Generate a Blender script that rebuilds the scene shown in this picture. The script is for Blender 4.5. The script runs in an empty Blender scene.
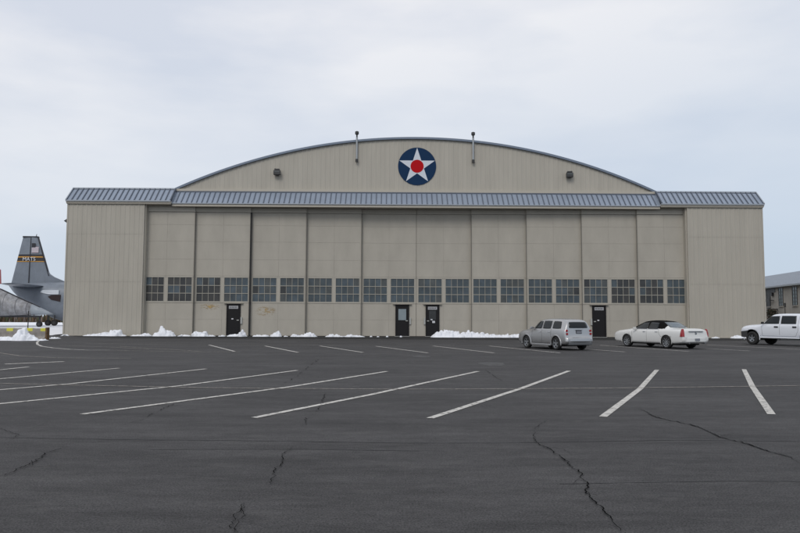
import bpy, bmesh, math, random
from mathutils import Vector, Matrix, noise
from mathutils.bvhtree import BVHTree
random.seed(7)
R = math.radians
S = bpy.context.scene
COL = S.collection

# ------------------------------------------------------------------ camera
F = 713.0
PITCH = math.atan(51.5 / F); ROLL = R(.23)
cd = bpy.data.cameras.new('camera'); cam = bpy.data.objects.new('camera', cd); COL.objects.link(cam)
D_ = Vector((0, math.cos(PITCH), math.sin(PITCH))); r0 = Vector((1, 0, 0)); u0 = Vector((0, -math.sin(PITCH), math.cos(PITCH)))
RT = math.cos(ROLL) * r0 + math.sin(ROLL) * u0; UP = -math.sin(ROLL) * r0 + math.cos(ROLL) * u0
EYE = Vector((0, 0, 1.6))
m = Matrix((RT, UP, -D_)).transposed().to_4x4(); m.translation = EYE
cam.matrix_world = m
cd.sensor_width = 36; cd.lens = F / 800 * 36; cd.clip_end = 3000; cd.clip_start = .05
S.camera = cam

def G(px, py, z=0.0):          # a point of the ground, measured in the photograph
    v = D_ * F + RT * (px - 400) + UP * (266.5 - py)
    return EYE + v * ((z - EYE.z) / v.z)
def P(px, py, Y):              # a point at a known depth
    v = D_ * F + RT * (px - 400) + UP * (266.5 - py)
    return EYE + v * (Y / v.y)

# ------------------------------------------------------------------ world (overcast)
SUN_EL, SUN_AZ = 42, 200       # azimuth clockwise from +Y: behind the camera, a little to its left
w = bpy.data.worlds.new("World"); S.world = w; w.use_nodes = True
nt = w.node_tree; N = nt.nodes; L = nt.links; N.clear()
out = N.new('ShaderNodeOutputWorld'); bg = N.new('ShaderNodeBackground'); bg.inputs[1].default_value = .1
sky = N.new('ShaderNodeTexSky'); sky.sky_type = 'NISHITA'; sky.sun_disc = False
sky.sun_elevation = R(SUN_EL); sky.sun_rotation = R(SUN_AZ)
tc = N.new('ShaderNodeTexCoord'); sep = N.new('ShaderNodeSeparateXYZ'); L.new(tc.outputs['Generated'], sep.inputs[0])
mp = N.new('ShaderNodeMapping'); mp.inputs['Scale'].default_value = (1.0, 1.0, 3.2); mp.inputs['Location'].default_value = (.35, .1, .22)
L.new(tc.outputs['Generated'], mp.inputs[0])
n1 = N.new('ShaderNodeTexNoise'); n1.inputs['Scale'].default_value = 2.3; n1.inputs['Detail'].default_value = 6; n1.inputs['Roughness'].default_value = .48
L.new(mp.outputs[0], n1.inputs['Vector'])
cr = N.new('ShaderNodeValToRGB'); cr.color_ramp.elements[0].position = .40; cr.color_ramp.elements[1].position = .62
cr.color_ramp.elements[0].color = (.585, .62, .695, 1); cr.color_ramp.elements[1].color = (.79, .785, .80, 1)
L.new(n1.outputs[0], cr.inputs[0])
# thin bluish cloud near the horizon (more on the right), whiter overhead
mr = N.new('ShaderNodeMapRange'); mr.inputs['From Min'].default_value = -.02; mr.inputs['From Max'].default_value = .42; L.new(sep.outputs['Z'], mr.inputs[0])
hx = N.new('ShaderNodeMath'); hx.operation = 'MULTIPLY_ADD'; hx.inputs[1].default_value = -.35; hx.inputs[2].default_value = .0; L.new(sep.outputs['X'], hx.inputs[0])
ad = N.new('ShaderNodeMath'); ad.operation = 'ADD'; ad.use_clamp = True; L.new(mr.outputs[0], ad.inputs[0]); L.new(hx.outputs[0], ad.inputs[1])
hz = N.new('ShaderNodeMixRGB'); hz.inputs[1].default_value = (.455, .535, .64, 1); L.new(ad.outputs[0], hz.inputs[0]); L.new(cr.outputs[0], hz.inputs[2])
sc = N.new('ShaderNodeVectorMath'); sc.operation = 'SCALE'; sc.inputs['Scale'].default_value = 10.0; L.new(hz.outputs[0], sc.inputs[0])
mx = N.new('ShaderNodeMixRGB'); mx.inputs[0].default_value = .93; L.new(sky.outputs[0], mx.inputs[1]); L.new(sc.outputs[0], mx.inputs[2])
L.new(mx.outputs[0], bg.inputs[0]); L.new(bg.outputs[0], out.inputs[0])

sd = bpy.data.lights.new('sun', 'SUN'); sd.energy = .9; sd.angle = R(24); sd.color = (1, .965, .92)
so = bpy.data.objects.new('sun', sd); COL.objects.link(so)
sv = Vector((math.sin(R(SUN_AZ)) * math.cos(R(SUN_EL)), math.cos(R(SUN_AZ)) * math.cos(R(SUN_EL)), math.sin(R(SUN_EL))))
so.rotation_euler = sv.to_track_quat('Z', 'Y').to_euler(); so.location = sv * 200

S.view_settings.view_transform = 'Standard'; S.view_settings.look = 'None'; S.view_settings.gamma = 1
S.view_settings.use_curve_mapping = False; S.view_settings.exposure = 0.25
S.render.engine = 'CYCLES'; S.render.resolution_x = 1024; S.render.resolution_y = 682

# ------------------------------------------------------------------ materials
def mat(name, col, rough=.7, metal=0., spec=.5, var=0., vscale=2., vstretch=(1, 1, 1), bump=0., bscale=40., coat=0., col2=None, spots=None, detail=5., coords='Object'):
    M = bpy.data.materials.new(name); M.use_nodes = True
    t = M.node_tree; b = t.nodes['Principled BSDF']
    b.inputs['Base Color'].default_value = (*col, 1); b.inputs['Roughness'].default_value = rough
    b.inputs['Metallic'].default_value = metal; b.inputs['Specular IOR Level'].default_value = spec
    b.inputs['Coat Weight'].default_value = coat; b.inputs['Coat Roughness'].default_value = .06
    if var or bump or col2:
        c = t.nodes.new('ShaderNodeTexCoord')
    if var or col2:
        mpn = t.nodes.new('ShaderNodeMapping'); mpn.inputs['Scale'].default_value = vstretch; t.links.new(c.outputs[coords], mpn.inputs[0])
        n = t.nodes.new('ShaderNodeTexNoise'); n.inputs['Scale'].default_value = vscale; n.inputs['Detail'].default_value = detail; n.inputs['Roughness'].default_value = .6
        t.links.new(mpn.outputs[0], n.inputs['Vector'])
        r = t.nodes.new('ShaderNodeValToRGB'); r.color_ramp.elements[0].position = .3; r.color_ramp.elements[1].position = .7
        a = col; d = col2 or col
        r.color_ramp.elements[0].color = (*[x * (1 - var) for x in a], 1); r.color_ramp.elements[1].color = (*[min(1, x * (1 + var)) for x in d], 1)
        t.links.new(n.outputs[0], r.inputs[0]); t.links.new(r.outputs[0], b.inputs['Base Color'])
    if bump:
        nb = t.nodes.new('ShaderNodeTexNoise'); nb.inputs['Scale'].default_value = bscale; nb.inputs['Detail'].default_value = 4
        t.links.new(c.outputs[coords], nb.inputs['Vector'])
        bp = t.nodes.new('ShaderNodeBump'); bp.inputs['Strength'].default_value = bump; bp.inputs['Distance'].default_value = .02
        t.links.new(nb.outputs[0], bp.inputs['Height']); t.links.new(bp.outputs[0], b.inputs['Normal'])
    return M

def asphalt(name, c0, c1, pale, gritty=1.):
    M = bpy.data.materials.new(name); M.use_nodes = True
    t = M.node_tree; b = t.nodes['Principled BSDF']; nd = t.nodes.new; lk = t.links.new
    c = nd('ShaderNodeTexCoord')
    def noi(scale, stretch, detail=5, rough=.6):
        a = nd('ShaderNodeMapping'); a.inputs['Scale'].default_value = stretch; lk(c.outputs['Object'], a.inputs[0])
        n = nd('ShaderNodeTexNoise'); n.inputs['Scale'].default_value = scale; n.inputs['Detail'].default_value = detail; n.inputs['Roughness'].default_value = rough
        lk(a.outputs[0], n.inputs['Vector']); return n.outputs[0]
    def ramp(src, p0, p1, a, d):
        r = nd('ShaderNodeValToRGB'); r.color_ramp.elements[0].position = p0; r.color_ramp.elements[1].position = p1
        r.color_ramp.elements[0].color = (*a, 1); r.color_ramp.elements[1].color = (*d, 1); lk(src, r.inputs[0]); return r.outputs[0]
    def mul(a, bb, f=1.):
        x = nd('ShaderNodeMixRGB'); x.blend_type = 'MULTIPLY'; x.inputs[0].default_value = f; lk(a, x.inputs[1]); lk(bb, x.inputs[2]); return x.outputs[0]
    base = ramp(noi(.30, (.6, 1.3, 1), 6, .6), .38, .62, c0, c1)
    strk = ramp(noi(1.8, (.32, 1.2, 1), 9, .78), .37, .64, (.74, .74, .74), (1.24, 1.24, 1.24))      # roller passes across the lot
    grit = ramp(noi(55, (1, 1, 1), 3, .85), .36, .64, (1 - .65 * gritty,) * 3, (1 + 1.0 * gritty,) * 3)
    grit2 = ramp(noi(9, (.6, 1.4, 1), 7, .85), .34, .66, (.76, .76, .76), (1.30, 1.30, 1.30))
    c_ = mul(mul(mul(base, strk), grit), grit2)
    # scuffs: worn pale patches
    f = ramp(noi(2.4, (.50, 1.3, 1), 10, .80), .54, .68, (0, 0, 0), (.60, .60, .60))
    x = nd('ShaderNodeMixRGB'); lk(f, x.inputs[0]); lk(c_, x.inputs[1]); x.inputs[2].default_value = (*pale, 1)
    lk(x.outputs[0], b.inputs['Base Color']); b.inputs['Roughness'].default_value = .86; b.inputs['Specular IOR Level'].default_value = .3
    bp = nd('ShaderNodeBump'); bp.inputs['Strength'].default_value = .5; bp.inputs['Distance'].default_value = .01
    lk(noi(60, (1, 1, 1), 4, .7), bp.inputs['Height']); lk(bp.outputs[0], b.inputs['Normal'])
    return M

M_ASPH = asphalt('asphalt', (.0370, .0357, .0360), (.0500, .0483, .0485), (.090, .087, .084))
M_ASPH2 = asphalt('fresh_asphalt', (.012, .012, .012), (.021, .021, .021), (.034, .033, .033), 1.3)
def worn_paint(name, c, lo, hi):
    M = mat(name, c, .8, var=.12, vscale=9)
    t = M.node_tree; b = t.nodes['Principled BSDF']; tc_ = t.nodes.new('ShaderNodeTexCoord'); n = t.nodes.new('ShaderNodeTexNoise'); n.inputs['Scale'].default_value = 7; n.inputs['Detail'].default_value = 9; n.inputs['Roughness'].default_value = .8
    t.links.new(tc_.outputs['Object'], n.inputs['Vector']); r = t.nodes.new('ShaderNodeValToRGB'); r.color_ramp.elements[0].position = lo; r.color_ramp.elements[1].position = hi
    r.color_ramp.elements[0].color = (.12, .12, .12, 1); t.links.new(n.outputs[0], r.inputs[0]); t.links.new(r.outputs[0], b.inputs['Alpha']); return M
M_PAINT = worn_paint('road_paint', (.54, .52, .48), .37, .50)
M_PAINT2 = worn_paint('worn_road_paint', (.30, .275, .24), .36, .56)
M_CRACK = mat('crack', (.009, .009, .009), 1., spec=.0)
M_CRACK_P = mat('crack_edge', (.075, .073, .072), 1., var=.4, vscale=8)
M_SNOW = mat('snow', (.80, .815, .85), .9, spec=.2, var=.05, vscale=6, bump=.5, bscale=9)
M_SNOWD = mat('dirty_snow', (.60, .62, .66), .9, spec=.2, var=.16, vscale=7, bump=.6, bscale=9)
M_BEIGE = mat('beige_panel', (.425, .396, .338), .55, spec=.3, var=.06, vscale=1.3, vstretch=(1, 1, .16), detail=8)
M_DOORM = mat('beige_door_sheet', (.412, .383, .328), .6, spec=.25, var=.075, vscale=.8, vstretch=(1, 1, .4), detail=8)
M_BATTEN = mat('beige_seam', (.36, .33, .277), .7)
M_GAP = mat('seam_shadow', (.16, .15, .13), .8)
M_TRIM = mat('pale_trim', (.46, .425, .36), .55, spec=.35)
M_MUNT = mat('window_bars', (.36, .34, .29), .6)
M_ROOF = mat('blue_grey_roof', (.27, .315, .385), .42, metal=.25, var=.06, vscale=.8)
M_SEAM = mat('roof_seam', (.10, .118, .15), .5, metal=.2)  # standing seams: shade of the rib sides put into a darker colour
M_CAP = mat('roof_cap', (.36, .39, .43), .45, metal=.2)
M_EDGE = mat('arch_edge', (.17, .205, .26), .5, metal=.2)
M_BLACK = mat('black_gap_shade', (.012, .012, .012), .7)
M_DOORB = mat('dark_door', (.011, .010, .011), .6, spec=.25)
M_SIGN = mat('sign_grey', (.36, .36, .37), .6)
M_SIGNW = mat('notice_white', (.6, .6, .62), .6)
M_INK = mat('ink', (.05, .05, .06), .7)
M_BOX = mat('grey_box', (.38, .38, .36), .5)
def glass(name, col, rough=.12, spec=.6, var=.3):
    return mat(name, col, rough, spec=spec, var=var, vscale=1.3)
M_G = [glass('pane_slate', (.056, .073, .083), .3), glass('pane_blue', (.066, .088, .104), .3), glass('pane_dark', (.030, .031, .031), .25), glass('pane_dull', (.068, .076, .076), .4), glass('pane_brown', (.044, .043, .041), .35)]
M_RUST = None
def stain():
    M = mat('rust_stain', (.42, .29, .12), .7)
    t = M.node_tree; b = t.nodes['Principled BSDF']; c = t.nodes.new('ShaderNodeTexCoord'); n = t.nodes.new('ShaderNodeTexNoise')
    mpn = t.nodes.new('ShaderNodeMapping'); mpn.inputs['Scale'].default_value = (1, 1, 2.4); t.links.new(c.outputs['Object'], mpn.inputs[0]); t.links.new(mpn.outputs[0], n.inputs['Vector'])
    n.inputs['Scale'].default_value = 3.4; n.inputs['Detail'].default_value = 5; n.inputs['Roughness'].default_value = .7
    r = t.nodes.new('ShaderNodeValToRGB'); r.color_ramp.elements[0].position = .47; r.color_ramp.elements[1].position = .60
    r.color_ramp.elements[0].color = (0, 0, 0, 1); r.color_ramp.elements[1].color = (.62, .62, .62, 1)
    t.links.new(n.outputs[0], r.inputs[0])
    gm = t.nodes.new('ShaderNodeMapping'); gm.inputs['Location'].default_value = (-1, 0, -1); gm.inputs['Scale'].default_value = (2, 0, 2); t.links.new(c.outputs['Generated'], gm.inputs[0])
    gr = t.nodes.new('ShaderNodeTexGradient'); gr.gradient_type = 'SPHERICAL'; t.links.new(gm.outputs[0], gr.inputs[0])
    mu = t.nodes.new('ShaderNodeMath'); mu.operation = 'MULTIPLY'; t.links.new(r.outputs[0], mu.inputs[0]); t.links.new(gr.outputs[0], mu.inputs[1])
    m2 = t.nodes.new('ShaderNodeMath'); m2.operation = 'MULTIPLY'; m2.inputs[1].default_value = 2.6; m2.use_clamp = True; t.links.new(mu.outputs[0], m2.inputs[0])
    t.links.new(m2.outputs[0], b.inputs['Alpha']); return M
M_RUST = stain()
M_NAVY = mat('emblem_blue', (.012, .036, .088), .8, spec=.12); M_WHITE = mat('emblem_white', (.62, .65, .70), .7, spec=.2); M_RED = mat('emblem_red', (.46, .008, .012), .8, spec=.12)
M_GALV = mat('galvanised', (.36, .38, .39), .5, metal=.5)
M_DARKM = mat('dark_metal', (.035, .035, .035), .5)

# ------------------------------------------------------------------ mesh helper
class MB:
    def __init__(s): s.v = []; s.f = []; s.m = []
    def add(s, vs, fs, mi=0):
        o = len(s.v); s.v += [tuple(v) for v in vs]; s.f += [tuple(i + o for i in f) for f in fs]; s.m += [mi] * len(fs); return s
    def box(s, x0, x1, y0, y1, z0, z1, mi=0):
        return s.add([(x0, y0, z0), (x1, y0, z0), (x1, y1, z0), (x0, y1, z0), (x0, y0, z1), (x1, y0, z1), (x1, y1, z1), (x0, y1, z1)],
                     [(0, 3, 2, 1), (4, 5, 6, 7), (0, 1, 5, 4), (1, 2, 6, 5), (2, 3, 7, 6), (3, 0, 4, 7)], mi)
    def prism(s, pts, d, mi=0):      # polygon (3-D points) swept along vector d
        n = len(pts); a = [Vector(p) for p in pts]; b = [p + Vector(d) for p in a]
        return s.add(a + b, [tuple(range(n)), tuple(range(2 * n - 1, n - 1, -1))] + [((i + 1) % n, i, n + i, n + (i + 1) % n) for i in range(n)], mi)
    def tube(s, p0, p1, r0_, r1_=None, n=10, mi=0):
        p0 = Vector(p0); p1 = Vector(p1); r1_ = r0_ if r1_ is None else r1_
        q = (p1 - p0).to_track_quat('Z', 'Y'); vs = []
        for p, r in ((p0, r0_), (p1, r1_)):
            for i in range(n):
                a = 2 * math.pi * i / n; vs.append(p + q @ Vector((r * math.cos(a), r * math.sin(a), 0)))
        return s.add(vs, [(i, (i + 1) % n, n + (i + 1) % n, n + i) for i in range(n)] + [tuple(range(n - 1, -1, -1)), tuple(range(n, 2 * n))], mi)
    def loft(s, rings, mi=0, cap=True):
        n = len(rings[0]); vs = [p for r in rings for p in r]; fs = []
        for k in range(len(rings) - 1):
            for i in range(n): fs.append((k * n + i, k * n + (i + 1) % n, (k + 1) * n + (i + 1) % n, (k + 1) * n + i))
        if cap: fs += [tuple(range(n - 1, -1, -1)), tuple(range((len(rings) - 1) * n, len(rings) * n))]
        return s.add(vs, fs, mi)
    def build(s, name, mats, parent=None, smooth=False, loc=None, recalc=True):
        me = bpy.data.meshes.new(name); me.from_pydata(s.v, [], s.f)
        for x in (mats if isinstance(mats, (list, tuple)) else [mats]): me.materials.append(x)
        me.polygons.foreach_set('material_index', s.m)
        if smooth: me.polygons.foreach_set('use_smooth', [True] * len(s.f))
        if recalc:
            b = bmesh.new(); b.from_mesh(me); bmesh.ops.recalc_face_normals(b, faces=b.faces); b.to_mesh(me); b.free()
        o = bpy.data.objects.new(name, me); COL.objects.link(o)
        if parent: o.parent = parent
        if loc: o.location = loc
        return o
def tag(o, label=None, cat=None, group=None, kind=None):
    for k, v in (('label', label), ('category', cat), ('group', group), ('kind', kind)):
        if v: o[k] = v
    return o
def empty(name, loc, rz=0, label=None, cat=None, group=None):
    o = bpy.data.objects.new(name, None); COL.objects.link(o); o.location = loc; o.rotation_euler = (0, 0, rz); o.empty_display_size = .3
    return tag(o, label, cat, group)
def bevel(o, wd, seg=2, ang=30):
    b = o.modifiers.new('bevel', 'BEVEL'); b.width = wd; b.segments = seg; b.limit_method = 'ANGLE'; b.angle_limit = R(ang); return o

# ------------------------------------------------------------------ ground
g = MB(); xs = [-1500, -300, -90, -45, 0, 45, 90, 300, 1500]; ys = [-120, -10, 30, 60, 90, 200, 500, 2500]
g.add([(x, y, 0) for y in ys for x in xs], [(j * 9 + i, j * 9 + i + 1, (j + 1) * 9 + i + 1, (j + 1) * 9 + i) for j in range(7) for i in range(8)])
tag(g.build('ground', M_ASPH, recalc=False), kind='structure')

g = MB()      # strip of newer asphalt along the hangar
pts = [(-27.5, 59.8), (-25.0, 56.0), (-22, 54.2), (0, 53.6), (18, 53.9), (42, 54.6), (42, 61.9), (-27.5, 61.2)]
g.add([(x, y, .004) for x, y in pts], [tuple(range(len(pts)))])
tag(g.build('pavement', M_ASPH2, recalc=False), kind='structure')

# snow field left of and behind the hangar, rising gently away from the lot
g = MB(); nx, ny = 60, 40
for j in range(ny + 1):
    for i in range(nx + 1):
        x = -230 + 200 * i / nx; y = 61.5 + 74 * (j / ny) ** 1.2
        if y < 63 and x > -31: pass
        z = .03 + .47 * min(1, max(0, (y - 62) / 22)) + .05 * noise.noise(Vector((x * .25, y * .25, 0)))
        g.v.append((x, y, z if j else -.02))
g.f = [(j * (nx + 1) + i, j * (nx + 1) + i + 1, (j + 1) * (nx + 1) + i + 1, (j + 1) * (nx + 1) + i) for j in range(ny) for i in range(nx)]; g.m = [0] * len(g.f)
tag(g.build('snow_field', M_SNOW, smooth=True), kind='structure')
# brown winter meadow beyond it
g = MB(); g.add([(-900, 134, .40), (900, 134, .0), (900, 900, 1.2), (-900, 900, 1.2)], [(0, 1, 2, 3)])
tag(g.build('meadow', mat('dry_grass', (.10, .085, .06), .95, var=.4, vscale=.2, col2=(.2, .19, .17))), kind='structure')

# painted lines ------------------------------------------------------
def stripe(a, b, wd, z=.008):
    a = Vector((a[0], a[1], z)); b = Vector((b[0], b[1], z)); d = (b - a).normalized(); n = Vector((-d.y, d.x, 0)) * wd / 2
    return [a - n, b - n, b + n, a + n]
def line_px(name, pts, wd, mt, z=.008, seg=1):
    g = MB(); w3 = [G(*p) for p in pts]; n = len(w3); vs = []
    for i, p in enumerate(w3):
        d = (w3[min(n - 1, i + 1)] - w3[max(0, i - 1)]).normalized(); q = Vector((-d.y, d.x, 0)) * wd / 2
        vs += [(p.x - q.x, p.y - q.y, z), (p.x + q.x, p.y + q.y, z)]
    g.add(vs, [(2 * i, 2 * i + 2, 2 * i + 3, 2 * i + 1) for i in range(n - 1)])
    return tag(g.build(name, mt), kind='structure')
near = [[(771.5, 414.5), (752.5, 386.8), (744, 369.5)], [(603, 417), (640, 389), (657, 370)], [(430, 418.5), (520, 389), (569, 371)], [(254, 418), (370, 395), (478, 371.5)],
        [(82, 414.5), (290, 387), (387, 371.5)], [(-60, 411), (0, 404), (180, 386), (297, 370.5)], [(-60, 396.5), (0, 390), (70, 384), (206, 369)], [(-60, 385), (0, 379), (119, 368.3)], [(-40, 373.5), (0, 370), (29, 367)]]
for p in near: line_px('parking_line', p, .13, M_PAINT)
line_px('parking_line', [(940, 412), (870, 386), (832, 369)], .13, M_PAINT)
line_px('parking_line', [(5, 364.2), (64, 361.7)], .22, M_PAINT)
line_px('parking_line', [(-60, 345), (0, 353), (20, 356), (60, 358), (131, 358.4)], .10, M_PAINT2)
line_px('parking_line', [(-80, 381), (0, 383.8), (100, 386), (200, 388), (300, 389), (400, 389.6), (500, 389.4), (600, 388.6), (700, 387.4), (800, 386), (900, 384.3)], .085, M_PAINT2, .012)
for p in [[(209, 345), (234.5, 351.5)], [(265, 346), (298, 352.5)], [(320, 346), (363, 352.5)], [(376, 346.3), (428, 353)], [(433, 346), (494, 353)], [(489, 346), (560, 353)], [(545, 346.2), (625, 352)],
          [(600, 345.4), (689, 351.5)], [(654, 345.8), (750, 351)], [(707, 345), (812, 350)], [(760, 344.6), (880, 349.5)]]:
    line_px('parking_line', p, .13, M_PAINT)
line_px('parking_line', [(43, 339), (39, 340.6), (37, 342.5), (37.5, 344.6), (42, 346.4), (53, 348), (70, 349.4), (88, 350.2), (110, 350.2)], .13, M_PAINT)
line_px('parking_line', [(110, 350.2), (130, 350.8), (190, 352), (240, 352)], .11, M_PAINT2)
line_px('parking_line', [(85, 343.2), (140, 344.4), (209, 345), (376, 345.6), (545, 345.7), (707, 344.6), (900, 342.8)], .09, M_PAINT2, .012)
line_px('parking_line', [(60, 345.5), (110, 347.2), (150, 349.4)], .1, M_PAINT2, .012)
line_px('parking_line', [(120, 346.5), (165, 349.2), (200, 351.5)], .1, M_PAINT2, .012)

M_JOINT = mat('paving_joint', (.022, .022, .023), .95, var=.4, vscale=3, col2=(.042, .042, .044))
line_px('paving_joint', [(-60, 436.5), (0, 437.5), (120, 439.5), (270, 441), (400, 443), (500, 443), (600, 441.5), (680, 440), (800, 441.5), (900, 443)], .028, M_JOINT, .003)
line_px('paving_joint', [(150, 449.5), (300, 449.2), (420, 451)], .02, M_JOINT, .003)
line_px('paving_joint', [(560, 484), (640, 482.5), (730, 481), (860, 482)], .016, M_JOINT, .003)
def patch(px0, px1, py0, py1, mt, name='asphalt_patch'):     # irregular worn blotch
    g = MB(); c = G((px0 + px1) / 2, (py0 + py1) / 2); a = abs(G(px1, (py0 + py1) / 2).x - c.x); b = abs(G((px0 + px1) / 2, py0).y - c.y); vs = []
    for i in range(26):
        t = 2 * math.pi * i / 26; q = 1 + .35 * noise.noise(Vector((math.cos(t) * 1.6 + px0, math.sin(t) * 1.6, 1)))
        vs.append((c.x + a * q * math.cos(t), c.y + b * q * math.sin(t), .004))
    g.add(vs, [tuple(range(26))]); return tag(g.build(name, mt), kind='structure')
M_WORN = mat('worn_asphalt', (.052, .051, .051), .9, var=.3, vscale=4, col2=(.066, .065, .065), detail=9.)
patch(478, 505, 362, 365.8, M_WORN)
patch(412, 430, 355.5, 357.5, M_WORN)

def crack(pts, wpx, mt=M_CRACK, edge=False, gap=0.):
    P3 = []
    for a, b in zip(pts, pts[1:]):
        A = G(*a); B = G(*b); n = max(2, int((B - A).length / .045))
        for k in range(n): P3.append(A.lerp(B, k / n))
    P3.append(G(*pts[-1]))
    g = MB(); g2 = MB(); run = []; n = len(P3)
    for i, p in enumerate(P3):
        d = (P3[min(n - 1, i + 1)] - P3[max(0, i - 1)]).normalized(); q = Vector((-d.y, d.x, 0))
        j = q * (.030 * noise.noise(p * 8) + .016 * random.uniform(-1, 1) + .05 * noise.noise(p * 1.6))
        wd = wpx * (.35 + 1.1 * abs(noise.noise(p * 3.1 + Vector((9, 0, 0)))) + .3 * random.random()) * min(1, 6 * i / n + .15, 6 * (n - i) / n + .15)
        if gap and noise.noise(p * 2.3 + Vector((3, 5, 0))) < gap - .5: wd *= .05
        c = p + j; run.append((c, q, max(wd, .0015)))
    for h, z, k, off in ((g, .014, 1., 0.), (g2, .010, 2.6, .012)):
        vs = []
        for c, q, wd in run: vs += [(c.x - q.x * wd * k / 2 + off, c.y - q.y * wd * k / 2 + off, z), (c.x + q.x * wd * k / 2 + off, c.y + q.y * wd * k / 2 + off, z)]
        h.add(vs, [(2 * i, 2 * i + 2, 2 * i + 3, 2 * i + 1) for i in range(n - 1)])
    tag(g.build('asphalt_crack', mt, recalc=False), kind='structure')
    if edge: tag(g2.build('asphalt_crack_edge', M_CRACK_P, recalc=False), kind='structure')
crack([(535, 432), (535, 441), (538, 446), (546, 448), (556, 454), (567, 462), (580, 472), (581, 479), (587, 483), (588, 492), (597, 504), (608, 516), (615, 527), (622, 538)], .015)
crack([(588, 492), (592, 495), (600, 497)], .006)
crack([(546, 448), (552, 449), (561, 450), (572, 455)], .006)
crack([(581, 479), (576, 481), (572, 486)], .006)
crack([(720, 437), (728, 435), (741, 434)], .007)
crack([(34, 461), (37, 466), (44, 468)], .006)
crack([(640, 409), (655, 417), (672, 421), (698, 427), (720, 437), (735, 441), (752, 446), (772, 453), (786, 457), (802, 464)], .013, edge=True)
crack([(-12, 480), (5, 475), (18, 469), (34, 461), (42, 459), (46, 454), (58, 451), (71, 447)], .015)
crack([(292, 447), (284, 457), (279, 464), (273, 470), (274, 477), (269, 487)], .011)
crack([(236, 534), (232, 527), (236, 518), (241, 513), (243, 504)], .011)
crack([(246, 504), (243, 512), (239, 520), (234, 534)], .008, edge=False)
crack([(125, 425), (143, 420), (152, 414), (166, 408), (181, 402)], .012, gap=.4)
crack([(0, 428), (12, 433), (22, 435), (13, 440)], .01, gap=.35)
crack([(20, 432), (35, 427), (52, 422)], .01, gap=.4, mt=M_CRACK_P, edge=False)
crack([(303, 427), (310, 416), (318, 411), (322, 402), (327, 393)], .013, gap=.5)
crack([(281, 386), (296, 377), (306, 369), (322, 357)], .02, gap=.5)
crack([(486, 370), (492, 375), (503, 382)], .014, gap=.4)
crack([(478, 402), (490, 410), (503, 421), (512, 429)], .010, gap=.45, mt=M_CRACK_P, edge=False)
crack([(535, 430), (540, 425), (547, 421)], .008, edge=False)

# ------------------------------------------------------------------ hangar (local frame: x along the front, y into the building)
HW, HF, DEEP = 30.0, 23.4, 52.0
hang = empty('hangar', (1.45, 61.02, 0), R(.7), 'wide beige aircraft hangar with arched gable, blue-grey canopy and star emblem', 'hangar')

def ribbed(mb, x0, x1, z0f, z1f, y, pitch=.405, dep=.022, mi=0, overlap=0):
    xs = []; x = x0
    while x < x1 - .02:
        for dx, dy in ((0, 0), (.24, 0), (.275, -dep), (.37, -dep)):
            if x + dx < x1: xs.append((x + dx, dy))
        x += pitch
    xs.append((x1, 0)); vs = []
    for a, dy in xs:
        vs += [(a, y + dy, z0f(a) if callable(z0f) else z0f), (a, y + dy, z1f(a) if callable(z1f) else z1f)]
    mb.add(vs, [(2 * i, 2 * i + 2, 2 * i + 3, 2 * i + 1) for i in range(len(xs) - 1)], mi)
RAD = 50.2
def arch(x): return 17.5 - RAD + math.sqrt(RAD * RAD - x * x)

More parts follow.
